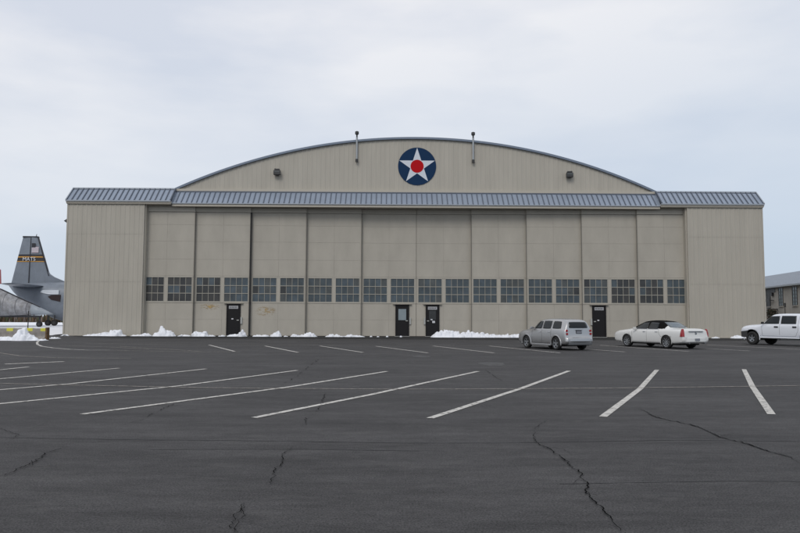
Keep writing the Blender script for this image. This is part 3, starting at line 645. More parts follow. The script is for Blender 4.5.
g.prism([(ax(27.0), -.275, FB + .1), (ax(27.9), -.275, FB + .1), (ax(27.9), -.16, FT), (ax(27.2), -.16, FT)], (0, .02, 0))
g.build('fin_edge', M_ADARK, fin)
def yside(x, z): # skin offset of the fin at x,z (camera side)
    te, le = fe(z); s_ = (le - x) / (le - te); t = (z - FB) / (FT - FB); tk = .26 + (.14 - .26) * t
    kx = [(0, 0), (.12, .6), (.35, 1), (.7, .6), (1, .06)]
    for (a, ha), (b, hb) in zip(kx, kx[1:]):
        if a <= s_ <= b: return -(tk * (ha + (hb - ha) * (s_ - a) / (b - a)))
    return -tk * .06
def band(z0_, z1_, mt, name):
    g = MB(); n = 12; vs = []
    for i in range(n + 1):
        for z in (z0_, z1_):
            te, le = fe(z); x = te + (le - te) * i / n; vs.append((x, yside(x, z) - .02, z))
    g.add(vs, [(2 * i, 2 * i + 2, 2 * i + 3, 2 * i + 1) for i in range(n)])
    vs = [(a, -b, c) for a, b, c in vs]; g.add(vs, [(2 * i, 2 * i + 2, 2 * i + 3, 2 * i + 1) for i in range(n)])
    return g.build(name, mt, fin)
band(zA(262.0), zA(254.4), M_ADARK, 'fin_band')
def band2(z0_, z1_, off=.03):
    g = MB(); n = 12; vs = []
    for i in range(n + 1):
        for z in (z0_, z1_):
            te, le = fe(z); x = te + (le - te) * i / n; vs.append((x, yside(x, z) - off, z))
    g.add(vs, [(2 * i, 2 * i + 2, 2 * i + 3, 2 * i + 1) for i in range(n)]); return g.build('orange_stripe', M_ORNG, fin)
band2(zA(257.5), zA(256.4)); band2(zA(261.9), zA(261.1))
cu = bpy.data.curves.new('fin_text', 'FONT'); cu.body = 'MATS'; cu.size = .62; cu.extrude = .004; cu.align_x = 'CENTER'; cu.align_y = 'CENTER'
to = bpy.data.objects.new('t', cu); COL.objects.link(to); bpy.context.view_layer.update()
me = bpy.data.meshes.new_from_object(to.evaluated_get(bpy.context.evaluated_depsgraph_get())); bpy.data.objects.remove(to)
for v in me.vertices: v.co = Vector((v.co.x * 1.05, -v.co.z, v.co.y))
me.materials.clear(); me.materials.append(M_WHITE)
o = bpy.data.objects.new('fin_lettering', me); COL.objects.link(o); o.parent = fin; o.location = (ax(27), -.30, zA(259.35))
g = MB(); fx0, fx1, fz0, fz1 = ax(29), ax(36), zA(252.8), zA(243.2)
yf = -.225
hh = (fz1 - fz0) / 13
for i in range(13): g.box(fx0, fx1 if i > 8 - 99 else fx1, yf - .01, yf, fz0 + i * hh * .62, fz0 + (i + 1) * hh * .62 - .001, 0 if i % 2 == 0 else 1)
g.box(fx0, fx0 + .46, yf - .02, yf - .0105, fz0 + hh * 7.2, fz1, 2)
g.v = [(x, y, z) for x, y, z in g.v]
g.build('flag_marking', [mat('faded_red', (.40, .26, .28), .6), M_WHITE, M_ADARK], fin)
g = MB()
for s_ in (-1, 1): foil(g, ((ax(49), 0, zA(286.8)), (ax(12), 0, zA(286.8))), ((ax(40), s_ * 4.6, zA(285.4)), (ax(18), s_ * 4.6, zA(285.4))), (0, 0, .22), (0, 0, .10))
g.build('tailplane', M_AGREY, ac)
g = MB(); g.prism([(ax(36), -1.0, zA(291.2)), (ax(50), -1.78, zA(290.6)), (ax(64), -1.9, zA(290.6)), (ax(64), -1.9, zA(294.8)), (ax(54), -1.86, zA(294.6)), (ax(46), -1.72, zA(293))], (0, .5, 0)); g.build('white_stripe', M_ALITE, ac)
g = MB(); g.prism([(ax(53.5), -1.86, zA(297)), (ax(57), -1.9, zA(295.6)), (ax(66), -1.9, zA(295.2)), (ax(66), -1.9, zA(302)), (ax(57), -1.9, zA(300))], (0, .3, 0)); g.build('side_hatch', mat('hatch_dark', (.022, .010, .010), .7), ac)
def wheel_at(x, y, r_, par, wd=.3, name='wheel', zc=0.):
    g = MB(); g.tube((x, y - wd / 2, r_ + zc), (x, y + wd / 2, r_ + zc), r_, n=18); g.tube((x, y - wd / 2 - .01, r_ + zc), (x, y + wd / 2 + .01, r_ + zc), r_ * .5, n=14, mi=1)
    g.tube((x, y, r_ + zc), (x, y, r_ + zc + .9), .09, n=8, mi=1); return g.build(name, [M_TYRE, M_DARKM], par)
wheel_at(ax(59.5), -1.5, .36, ac); wheel_at(ax(59.5), 1.5, .36, ac); wheel_at(18.2, 0, .35, ac); wheel_at(ax(50.5), -.8, .34, ac)
g = MB()
for s_ in (-1, 1): foil(g, ((15.2, 0, 5.35), (11.2, 0, 5.35)), ((14.8, s_ * 15.5, 5.7), (12.6, s_ * 15.5, 5.7)), (0, 0, .3), (0, 0, .12))
g.build('wing', M_AGREY, ac)
for s_ in (-1, 1):
    g = MB(); g.loft([ring(x, 5.35 + h, 5.35 - h, h, 16) for x, h in ((11.0, .15), (12.5, .55), (15.5, .75), (16.8, .7), (17.1, .4))]); g.v = [(x, y + s_ * 4.6, z) for x, y, z in g.v]
    e = g.build('engine', M_AGREY, ac, smooth=True); g = MB(); g.tube((17.1, s_ * 4.6, 5.35), (17.5, s_ * 4.6, 5.35), .2, .08)
    for k in range(3):
        a = k * 2 * math.pi / 3 + .4; c, s2 = math.cos(a), math.sin(a); g.prism([(17.2, s_ * 4.6 + c * .1 - s2 * .1, 5.35 + s2 * .1 + c * .1), (17.2, s_ * 4.6 + c * 2, 5.35 + s2 * 2), (17.26, s_ * 4.6 + c * 2 + s2 * .2, 5.35 + s2 * 2 - c * .2), (17.26, s_ * 4.6 + c * .1 + s2 * .1, 5.35 + s2 * .1 - c * .1)], (.03, 0, 0))
    g.build('propeller', M_ADARK, e)

# second aircraft (its tail boom points right): fuselage tapering to a pointed tail boom
YB = 80.0; q = P(52, 337, YB); kb = YB / F
b2 = empty('patrol_aircraft', (q.x, YB, .45), 0, 'mottled silver aircraft with long pointed grey tail cone, cut by the left edge', 'aircraft')
M_MOT = mat('mottled_skin', (.185, .18, .18), .42, var=.12, vscale=2.2, vstretch=(1.3, 1, .9), col2=(.30, .305, .32), detail=10.)
def zb_(py): return 1.6 + (316.5 - py) * kb - .45
g = MB()
rg = [ring(-x_ * kb, zb_(t), zb_(b), w_ * .5, 20, 1) for x_, t, b, w_ in ((20, 304.3, 315, 1.2), (28, 301, 315.3, 1.55), (36, 297.4, 315.6, 1.9), (44, 293.7, 316, 2.2), (52, 290, 316.3, 2.5), (64, 286, 317, 2.8), (90, 284, 317.5, 3.0), (130, 284, 317.5, 3.0), (170, 287, 316, 2.6), (195, 294, 313, 1.6), (205, 300, 308, .6))]
g.loft(rg); g.build('fuselage', M_MOT, b2, smooth=True)
g = MB(); g.loft([ring(-x_ * kb, zb_(t), zb_(b), w_ * .5, 20, 1) for x_, t, b, w_ in ((0, 313.6, 314.4, .08), (6, 310.6, 314.5, .45), (13, 307.4, 314.8, .85), (20.2, 304.1, 315.05, 1.22))]); g.build('tail_cone', mat('cone_grey', (.27, .30, .33), .45, var=.08), b2, smooth=True)
g = MB(); foil(g, ((-112 * kb, 0, zb_(287)), (-58 * kb, 0, zb_(289))), ((-84 * kb, 0, zb_(252)), (-64 * kb, 0, zb_(252))), (0, .2, 0), (0, .1, 0)); g.prism([(-64 * kb, -.06, zb_(285)), (-53 * kb, -.06, zb_(284)), (-54 * kb, -.06, zb_(270)), (-65 * kb, -.06, zb_(262))], (0, .12, 0), 1)
g.build('tail_fin', [M_MOT, mat('dull_red', (.33, .09, .09), .6)], b2)
g = MB()
for s_ in (-1, 1): foil(g, ((-80 * kb, 0, zb_(300)), (-46 * kb, 0, zb_(300))), ((-72 * kb, s_ * 3.6, zb_(298)), (-52 * kb, s_ * 3.6, zb_(298))), (0, 0, .12), (0, 0, .06))
g.build('tailplane', M_AGREY, b2)
g = MB()
for s_ in (-1, 1): foil(g, ((-160 * kb, 0, zb_(309)), (-125 * kb, 0, zb_(309))), ((-150 * kb, s_ * 11, zb_(305)), (-132 * kb, s_ * 11, zb_(305))), (0, 0, .25), (0, 0, .1))
g.build('wing', M_MOT, b2)
for x_, y_ in ((-14, .2), (-140, -1.6), (-140, 1.6)): wheel_at(x_ * kb, y_, .30, b2)
g = MB(); P_ = [(-13, 307.2), (-20, 303.9), (-28, 300.6), (-36, 297), (-44, 293.3), (-52, 289.6), (-64, 285.6), (-110, 283.6)]
g.loft([[(a * kb, -.09, zb_(b + .5)), (a * kb, .09, zb_(b + .5)), (a * kb, .09, zb_(b) + .05), (a * kb, -.09, zb_(b) + .05)] for a, b in P_]); g.build('dorsal_strip', M_ADARK, b2)
for a, zt_, zl_ in ((-24, 302.5, 315.1), (-34, 298.1, 315.4), (-45, 293.2, 315.9)):
    g = MB(); wv = {-24: .70, -34: .92, -45: 1.12}[a]; g.loft([ring(a * kb + d_, zb_(zt_) + .015, zb_(zl_) - .015, wv, 20, 1) for d_ in (-.02, .02)], cap=False); g.build('frame_seam', M_ADARK, b2)
g = MB(); g.box(-52 * kb, -12 * kb, -.10, .1, zb_(317.3), zb_(315.3)); g.build('keel', M_ADARK, b2)

# ------------------------------------------------------------------ bare trees along the far edge
M_BARK = mat('bark', (.095, .075, .065), .95, var=.3, vscale=3)
def bare_tree(x, y, z, H, seed, label, grp):
    rnd = random.Random(seed); tr = MB(); cr_ = MB()
    def grow(g_, p, d, ln, r_, lv):
        e = p + d * ln; g_.tube(p, e, r_, r_ * .6, 5 if lv > 1 else 7)
        if lv >= 4: return
        for k in range(3 if lv else 6):
            a = rnd.uniform(.35, .95); az_ = rnd.uniform(0, 6.28); q_ = d.to_track_quat('Z', 'Y'); nd_ = q_ @ Vector((math.sin(a) * math.cos(az_), math.sin(a) * math.sin(az_), math.cos(a))); nd_ = (nd_ + Vector((0, 0, .15))).normalized()
            grow(cr_, p.lerp(e, rnd.uniform(.45, 1) if lv else rnd.uniform(.4, 1)), nd_, ln * rnd.uniform(.5, .75), r_ * .5, lv + 1)
    grow(tr, Vector((0, 0, 0)), Vector((rnd.uniform(-.06, .06), 0, 1)).normalized(), H * .5, H * .022, 0)
    o = empty('bare_tree', (x, y, z), rnd.uniform(0, 6), label, 'tree', grp); tr.build('trunk', M_BARK, o); cr_.build('crown', M_BARK, o); return o
rt = random.Random(4)
for i in range(6):
    px = -60 + i * 21 + rt.uniform(-3, 3); Y = rt.uniform(142, 175); q = P(px, 320, Y)
    bare_tree(q.x, Y, .4, rt.uniform(4.0, 6.6), i, 'leafless brown tree in the far row beyond the parked aircraft', 'bare trees beyond the snow field')
# low brown scrub below them
rs = random.Random(9); g = MB()
for i in range(4200):
    x = rs.uniform(-135, -55); y = rs.uniform(138, 146); h = rs.uniform(.4, 1.9) * (1 + .5 * noise.noise(Vector((x * .2, 0, 0)))); a = rs.uniform(0, 3.14)
    for k in range(2):
        a += 1.3; c, s_ = math.cos(a) * .28, math.sin(a) * .28
        g.add([(x - c, y - s_, .35), (x + c, y + s_, .35), (x + rs.uniform(-.3, .3), y, .4 + h)], [(0, 1, 2)], rs.choice((0, 0, 1, 2)))
tag(g.build('scrub', [mat('scrub_brown', (.14, .095, .06), .95), mat('scrub_grey', (.22, .18, .16), .95), mat('scrub_green', (.09, .11, .06), .95)], recalc=False), 'brown winter scrub along the far edge of the snow field', 'scrub', kind='stuff')

# ------------------------------------------------------------------ side building at the right
A = Vector((48.8, 87.0)); B = Vector((50.3, 98.0)); dr = (B - A).normalized(); ang = math.atan2(dr.y, dr.x) - math.pi / 2
an = empty('side_building', (A.x, A.y, 0), ang, 'long low tan building with grey metal roof and tall windows behind the pickup', 'building')
Ma = mat('tan_render', (.42, .39, .34), .8, var=.08, vscale=1.2)
y0b, y1b = -24, 40; ridge = 8.0
g = MB(); g.box(0, .3, y0b, y1b, 0, 6.0); g.box(2 * ridge - .3, 2 * ridge, y0b, y1b, 0, 6.0)
g.prism([(.3, y0b, 0), (2 * ridge - .3, y0b, 0), (2 * ridge - .3, y0b, 6.0), (ridge, y0b, 8.5), (.3, y0b, 6.0)], (0, .3, 0)); g.prism([(.3, y1b - .3, 0), (2 * ridge - .3, y1b - .3, 0), (2 * ridge - .3, y1b - .3, 6.0), (ridge, y1b - .3, 8.5), (.3, y1b - .3, 6.0)], (0, .3, 0))
g.build('wall', Ma, an)
Mr2 = mat('pale_metal_roof', (.36, .39, .43), .4, metal=.3, var=.05)
g = MB(); g.prism([(-.45, y0b - .3, 5.85), (ridge, y0b - .3, 8.62), (2 * ridge + .45, y0b - .3, 5.85), (2 * ridge + .45, y0b - .3, 5.97), (ridge, y0b - .3, 8.78), (-.45, y0b - .3, 5.97)], (0, y1b - y0b + .6, 0))
y = y0b
while y < y1b: g.prism([(-.45, y, 5.97), (ridge, y, 8.78), (ridge, y, 8.84), (-.45, y, 6.03)], (0, .05, 0)); y += .6
g.build('roof', Mr2, an)
g = MB(); g.box(-.56, -.452, y0b - .3, y1b + .3, 5.80, 6.0); g.build('gutter', M_GALV, an)
def tw(px):   # distance along that wall for a photo column
    v = D_ * F + RT * (px - 400) + UP * (266.5 - 300); k_ = v.x / v.y
    return (k_ * A.y - A.x) / (dr.x - k_ * dr.y)
def side_window(t0, t1, zlo=3.35, zhi=5.70):
    t0, t1 = sorted((t0, t1)); g = MB(); g.box(-.02, .06, t0, t1, zlo, zhi, 1)
    for a_, b_ in ((t0, t0 + .12), (t1 - .12, t1), ((t0 + t1) / 2 - .05, (t0 + t1) / 2 + .05)): g.box(-.06, .0, a_, b_, zlo, zhi, 0)
    for k in range(6): z = zlo + (zhi - zlo - .1) * k / 5; g.box(-.055, -.005, t0 + .12, t1 - .12, z, z + .07, 0)
    g.box(-.14, .0, t0 - .1, t1 + .1, zlo - .12, zlo - .002, 2)
    g.build('window', [M_DARKM, glass('green_pane', (.10, .13, .12), .2), Ma], an)
w1 = (tw(792.6), tw(797.6)); w2 = (tw(779), tw(783.3))
side_window(*w1); side_window(*w2)
step = w2[0] - w1[0]
for k in (-4, -3, -2, -1): side_window(w1[0] + k * step, w1[1] + k * step)
for k in (2, 3, 4): side_window(w1[0] + k * step, w1[1] + k * step)
g = MB(); t0, t1 = tw(767.5), tw(775.5); a_, b_ = sorted((t0, t1)); g.box(-.05, 0, a_, b_, 5.2, 5.8); g.box(-.06, 0, tw(770.2), tw(767.5), .0, 5.2); g.build('dark_opening', M_DARKM, an)
g = MB(); a_, b_ = sorted((tw(769.5), tw(774))); g.box(-.6, -.5, a_, b_, 3.95, 4.35); g.box(-.5, 0, a_ + .1, a_ + .2, 4.1, 4.2); g.build('hanging_sign', M_DARKM, an)
g = MB(); t = tw(773.2); g.box(-.30, 0, t - .3, t + .3, 4.75, 5.15); g.build('wall_lamp', M_DARKM, an)
def shrub(px, Y, H, Wd, seed, label):
    rnd = random.Random(seed); q = P(px, 320, Y); g = MB(); st_ = MB()
    for k in range(7): st_.tube((0, 0, 0), (rnd.uniform(-Wd, Wd) * .6, rnd.uniform(-Wd, Wd) * .6, H * rnd.uniform(.5, .9)), .03, .01, 5)
    for k in range(1500):
        v = Vector((rnd.gauss(0, .42), rnd.gauss(0, .42), rnd.uniform(-.9, 1))); p = Vector((v.x * Wd, v.y * Wd, H * (.5 + .48 * v.z))); a = rnd.uniform(0, 6.28); c = .09
        g.add([p + Vector((c * math.cos(a), c * math.sin(a), 0)), p - Vector((c * math.cos(a), c * math.sin(a), .02)), p + Vector((rnd.uniform(-.05, .05), rnd.uniform(-.05, .05), .13))], [(0, 1, 2)], rnd.choice((0, 1)))
    o = empty('shrub', (q.x, Y, 0), 0, label, 'shrub'); st_.build('stem', M_BARK, o); g.build('foliage', [mat('dark_leaf', (.03, .035, .022), .9), mat('brown_leaf', (.07, .05, .035), .9)], o, recalc=False)
shrub(772.3, 93.5, 3.0, .75, 3, 'dark bushy shrub by the side building wall, behind the pickup')
q = P(785.4, 320, 86); g = MB(); g.tube((0, 0, 0), (0, 0, 3.3), .045, n=8); g.tube((0, 0, 3.1), (0, 0, 3.6), .11, n=10); tag(g.build('lamp_post', M_DARKM, loc=(q.x, q.y, 0)), 'slim dark post with small head before the tan side building', 'lamp post')
q = P(778.0, 320, 88); g = MB(); g.tube((0, 0, 0), (0, 0, 2.9), .04, n=8); g.tube((0, 0, 2.9), (-.9, 0, 2.9), .035, n=8); tag(g.build('pipe_rail', M_DARKM, loc=(q.x, q.y, 0)), 'thin dark pipe with a bent top beside the dark shrub', 'pipe')

# ------------------------------------------------------------------ vehicles (local: x forward, y left)
def subdivided(g, mts, lv=2, crease=None):
    o = g.build('tmp', mts, smooth=True); s = o.modifiers.new('s', 'SUBSURF'); s.levels = lv; s.render_levels = lv
    bpy.context.view_layer.update(); me = bpy.data.meshes.new_from_object(o.evaluated_get(bpy.context.evaluated_depsgraph_get())); bpy.data.objects.remove(o); return me
def body_ring(x, zb, w, zbelt, wg, zr, wr):
    h = [(0, zb), (.6 * w, zb), (.93 * w, zb + .02), (.995 * w, zb + .10), (w, (zb + zbelt) * .5), (.992 * w, zbelt - .10), (wg + (w - wg) * .35, zbelt - .01), (wg, zbelt + .015), (wg + (wr - wg) * .5, zbelt + (zr - zbelt) * .5), (wr, zr - .05), (wr * .82, zr - .008), (wr * .4, zr + .008), (0, zr + .012)]
    return [(x, y, z) for y, z in h] + [(x, -y, z) for y, z in h[-2:0:-1]]
def cut_wells(me, wheels, rw, w, mt_in, name, parent, mts):
    o = bpy.data.objects.new('tmp', me); COL.objects.link(o); cuts = []
    for x, z in wheels:
        for s_ in (-1, 1):
            g = MB(); g.tube((x, s_ * (w - .30), z), (x, s_ * (w + .3), z), rw, n=36); c = g.build('cut', mt_in); cuts.append(c)
            b = o.modifiers.new('b', 'BOOLEAN'); b.object = c; b.operation = 'DIFFERENCE'; b.solver = 'EXACT'; b.material_mode = 'TRANSFER'
    bpy.context.view_layer.update(); m2 = bpy.data.meshes.new_from_object(o.evaluated_get(bpy.context.evaluated_depsgraph_get()))
    bpy.data.objects.remove(o)
    for c in cuts: bpy.data.objects.remove(c)
    r_ = bpy.data.objects.new(name, m2); m2.name = name; COL.objects.link(r_); r_.parent = parent
    return r_
def bvh(me):
    return BVHTree.FromPolygons([v.co.copy() for v in me.vertices], [tuple(p.vertices) for p in me.polygons])
def skin_patch(bv, quad, axis, mts, name, parent, off=.006, k=.12, n=10, mi=0):
    """quad: four corners in 2-D seen along axis ('y+','y-','x+','x-'); laid on the body skin"""
    g = MB(); a, b, c, d = [Vector(p) for p in quad]; pts = []
    for j in range(n + 1):
        for i in range(n + 1):
            u, v = 2 * i / n - 1, 2 * j / n - 1; u2 = u * math.sqrt(1 - k * v * v / 2); v2 = v * math.sqrt(1 - k * u * u / 2); s_, t = (u2 + 1) / 2, (v2 + 1) / 2
            p = a.lerp(b, s_).lerp(d.lerp(c, s_), t)
            if axis[0] == 'y': sg = 1 if axis[1] == '+' else -1; o = Vector((p.x, 3 * sg, p.y)); dr_ = Vector((0, -sg, 0))
            elif axis[0] == 'x': sg = 1 if axis[1] == '+' else -1; o = Vector((9 * sg, p.x, p.y)); dr_ = Vector((-sg, 0, 0))
            else: o = Vector((p.x, p.y, 5)); dr_ = Vector((0, 0, -1))
            h = bv.ray_cast(o, dr_); 
            if h[0] is None: hit, nr = (pts[-1] if pts else o), -dr_
            else: hit, nr = h[0], h[1] if h[1].dot(dr_) < 0 else -h[1]; hit = hit + nr * off
            pts.append(hit)
    m_ = n + 1; g.add(pts, [(j * m_ + i, j * m_ + i + 1, (j + 1) * m_ + i + 1, (j + 1) * m_ + i) for j in range(n) for i in range(n)], mi)
    o = g.build(name, mts, parent, smooth=True, recalc=False)
    so_ = o.modifiers.new('s', 'SOLIDIFY'); so_.thickness = .012; so_.offset = 0
    return o
M_RIM = mat('alloy_rim', (.34, .35, .36), .3, metal=.8); M_RUB = mat('black_trim', (.02, .02, .02), .6); M_CGL = mat('car_glass', (.012, .015, .017), .05, spec=.28)
M_WELL = mat('wheel_well', (.006, .006, .006), .9)
M_LAMP = mat('red_lamp', (.30, .012, .015), .2, coat=.5); M_HEADL = mat('clear_lamp', (.6, .62, .65), .1, spec=.8); M_CHR = mat('chrome', (.65, .66, .68), .12, metal=1.)
M_PLATE = mat('number_plate', (.20, .21, .24), .5); M_PLATEF = mat('plate_frame', (.04, .04, .05), .5)
def wheel(par, x, y, r, wd, sp=5, rimr=.66, side=1):
    g = MB(); n = 32; prof = [(r * rimr, -wd / 2), (r * .90, -wd / 2), (r * .985, -wd * .36), (r, -wd * .15), (r, wd * .15), (r * .985, wd * .36), (r * .90, wd / 2), (r * rimr, wd / 2), (r * rimr * .98, 0)]
    rings = []
    for i in range(n):
        a = 2 * math.pi * i / n; rings.append([(q_ * math.cos(a), yy, q_ * math.sin(a)) for q_, yy in prof])
    rings.append(rings[0]); g.loft(rings, 0, cap=False)
    t = g.build('wheel', M_TYRE, par, smooth=True, loc=(x, y, r))
    g = MB(); ri = r * rimr; s = side; R0 = []
    g.tube((0, s * (wd * .1), 0), (0, s * (-wd * .2), 0), ri * .97, n=28, mi=1)
    for i in range(n):
        a = 2 * math.pi * i / n; R0.append([(q_ * math.cos(a), s * yy, q_ * math.sin(a)) for q_, yy in ((ri * 1.0, wd * .46), (ri * .90, wd * .44), (ri * .88, wd * .1), (ri * 1.0, wd * .1))])
    R0.append(R0[0]); g.loft(R0, 0, cap=False)
    g.tube((0, s * wd * .12, 0), (0, s * wd * .42, 0), ri * .24, ri * .19, 16)
    for k in range(sp):
        a = 2 * math.pi * k / sp + .3; c, sn = math.cos(a), math.sin(a); w1_, w2_ = ri * (.08 if sp > 6 else .17), ri * (.11 if sp > 6 else .20)
        g.prism([(c * ri * .1 - sn * w1_, s * wd * .2, sn * ri * .1 + c * w1_), (c * ri * .93 - sn * w2_, s * wd * .25, sn * ri * .93 + c * w2_), (c * ri * .93 + sn * w2_, s * wd * .25, sn * ri * .93 - c * w2_), (c * ri * .1 + sn * w1_, s * wd * .2, sn * ri * .1 - c * w1_)], (0, s * wd * .16, 0))
    g.build('rim', [M_RIM, M_WELL], t); return t
def arch_flare(par, x, z, r, y, thick, mt, s, a0=-15, a1=195, name='wheel_arch'):
    g = MB(); rings = []; n = 24
    for i in range(n + 1):
        a = R(a0 + (a1 - a0) * i / n); c, sn = math.cos(a), math.sin(a); ring_ = []
        for k in range(8):
            b = 2 * math.pi * k / 8; rr = r + thick * math.cos(b); ring_.append((x + rr * c, s * (y + thick * .6 * math.sin(b)), z + rr * sn))
        rings.append(ring_)
    g.loft(rings); return g.build(name, mt, par, smooth=True)
def seam_box(par, pts, name, mt, wd=.014):
    g = MB()
    for a, b in zip(pts, pts[1:]): g.tube(a, b, wd / 2, n=5)
    return g.build(name, mt, par)
def door_seams(bv, par, lines, s=1, name='door_gap'):
    for a, b in lines:
        g = MB(); prev = None
        for k in range(13):
            p = Vector(a).lerp(Vector(b), k / 12); h = bv.ray_cast(Vector((p.x, 3 * s, p.y)), Vector((0, -s, 0)))
            if h[0] is None: prev = None; continue
            if prev is not None: g.tube(prev, h[0], .007, n=4)
            prev = h[0]
        if g.f: g.build(name, M_RUB, par)

def mirror(par, x, y, z, s, mt):
    g = MB(); g.loft([[(x - .04, s * y, z - .03), (x + .05, s * y, z - .03), (x + .05, s * y, z + .05), (x - .04, s * y, z + .05)], [(x - .07, s * (y + .08), z - .05), (x + .08, s * (y + .08), z - .05), (x + .05, s * (y + .08), z + .10), (x - .07, s * (y + .08), z + .10)], [(x - .06, s * (y + .22), z - .03), (x + .05, s * (y + .22), z - .03), (x + .02, s * (y + .22), z + .09), (x - .06, s * (y + .22), z + .09)]])
    return bevel(g.build('side_mirror', mt, par), .015)

# --- silver retro wagon
def make_wagon(loc, head):
    o = empty('parked_car', loc, R(90 + head), 'silver retro-styled wagon parked before the hangar doors, rear towards us', 'car', 'vehicles parked before the hangar')
    MP = mat('silver_paint', (.43, .43, .43), .30, metal=.75, coat=.6)
    st_ = [(0.00, .40, .70, .56, .68, .60, .60), (.03, .34, .79, .58, .75, .64, .68), (.11, .30, .84, .62, .79, .66, .72), (.15, .28, .86, .98, .80, 1.08, .70), (.19, .27, .865, 1.03, .80, 1.28, .66), (.27, .26, .87, 1.05, .81, 1.47, .62), (.42, .25, .875, 1.06, .82, 1.555, .62), (.8, .24, .88, 1.06, .825, 1.59, .64),
           (1.4, .24, .88, 1.06, .83, 1.61, .65), (2.0, .24, .88, 1.05, .83, 1.60, .65), (2.35, .24, .88, 1.05, .83, 1.575, .65), (2.6, .24, .88, 1.04, .83, 1.50, .65), (2.85, .24, .88, 1.03, .82, 1.33, .67), (3.05, .24, .885, 1.01, .80, 1.17, .68), (3.18, .24, .89, .98, .77, 1.10, .64),
           (3.45, .24, .895, .96, .75, 1.07, .60), (3.9, .25, .89, .94, .74, 1.04, .56), (4.2, .27, .87, .91, .70, 1.00, .53), (4.36, .30, .82, .86, .66, .94, .50), (4.44, .34, .76, .76, .60, .84, .48), (4.47, .40, .70, .62, .56, .66, .46)]
    g = MB(); g.loft([body_ring(*s_) for s_ in st_]); me = subdivided(g, [MP])
    W = [(.90, .33), (3.53, .33)]
    bv = bvh(me)
    cut_wells(me, W, .385, .88, M_WELL, 'body', o, [MP])
    for s_ in (1, -1):
        ax_ = 'y+' if s_ > 0 else 'y-'
        skin_patch(bv, [(2.84, 1.075), (2.16, 1.075), (2.16, 1.47), (2.50, 1.45)], ax_, M_CGL, 'side_window', o, k=.16)
        skin_patch(bv, [(2.05, 1.075), (1.37, 1.075), (1.37, 1.49), (2.05, 1.49)], ax_, M_CGL, 'side_window', o, k=.2)
        skin_patch(bv, [(1.22, 1.085), (.50, 1.085), (.62, 1.46), (1.22, 1.48)], ax_, M_CGL, 'side_window', o, k=.25)
        for x, z in W: wheel(o, x, s_ * .775, .33, .215, 5, .68, s_)
        arch_flare(o, 3.53, .33, .42, .865, .055, MP, s_); arch_flare(o, .90, .33, .42, .86, .05, MP, s_)
        door_seams(bv, o, [((2.98, .98), (2.98, .35)), ((2.10, 1.50), (2.10, .32)), ((1.30, 1.45), (1.30, .70)), ((1.30, .70), (1.15, .60)), ((3.0, .32), (1.28, .32))], s_)
        mirror(o, 2.86, .84, 1.08, s_, MP)
        for hx_ in (2.25, 1.45): g = MB(); g.box(hx_ - .09, hx_ + .09, min(s_ * .885, s_ * .915), max(s_ * .885, s_ * .915), .90, .935); bevel(g.build('door_handle', M_CHR, o), .008)
        g = MB(); g.box(1.35, 3.08, min(s_ * .80, s_ * .885), max(s_ * .80, s_ * .885), .20, .30); bevel(g.build('sill', MP, o), .02)
        for z in (.99, .83):
            h = bv.ray_cast(Vector((-3, s_ * .735, z)), Vector((1, 0, 0)))[0] or Vector((.15, s_ * .735, z)); g = MB(); g.tube((h.x + .05, s_ * .735, z), (h.x - .03, s_ * .735, z), .068, .058, 20); g.build('tail_light', M_LAMP, o, smooth=False)
        skin_patch(bv, [(s_ * .48, .66), (s_ * .72, .66), (s_ * .70, .82), (s_ * .5, .82)], 'x+', M_HEADL, 'headlight', o, k=.9)
    skin_patch(bv, [(.60, 1.12), (-.60, 1.12), (-.53, 1.43), (.53, 1.43)], 'x-', M_CGL, 'rear_window', o, k=.22)
    skin_patch(bv, [(.66, 1.14), (-.66, 1.14), (-.56, 1.50), (.56, 1.50)], 'x+', M_CGL, 'windscreen', o, k=.12)
    skin_patch(bv, [(.17, .84), (-.17, .84), (-.17, 1.01), (.17, 1.01)], 'x-', M_PLATEF, 'plate_recess', o, off=.012, k=0)
    h = bv.ray_cast(Vector((-3, 0, .92)), Vector((1, 0, 0)))[0]; g = MB(); g.box(h.x - .03, h.x - .012, -.14, .14, .86, .98); pl = g.build('number_plate', M_PLATE, o)
    g = MB(); g.box(h.x - .05, h.x + .02, -.22, .22, 1.025, 1.05); g.build('hatch_handle', M_CHR, o)
    g = MB(); rg_ = []
    for yv in [i / 12 * 1.7 - .85 for i in range(13)]:
        e = .16 * (abs(yv) / .85) ** 3; rg_.append([(-.07 + e, yv, .44), (.16 + e, yv, .42), (.16 + e, yv, .64), (-.05 + e, yv, .63)])
    g.loft(rg_); bevel(g.build('bumper', MP, o), .035, 3)
    g = MB(); g.box(-.03, .2, -.70, .70, .27, .42); bevel(g.build('lower_valance', mat('grey_plastic', (.10, .105, .11), .6), o), .03)
    g = MB(); g.box(.5, 4.0, -.62, .62, .20, .30); g.build('underbody', M_WELL, o)
    return o
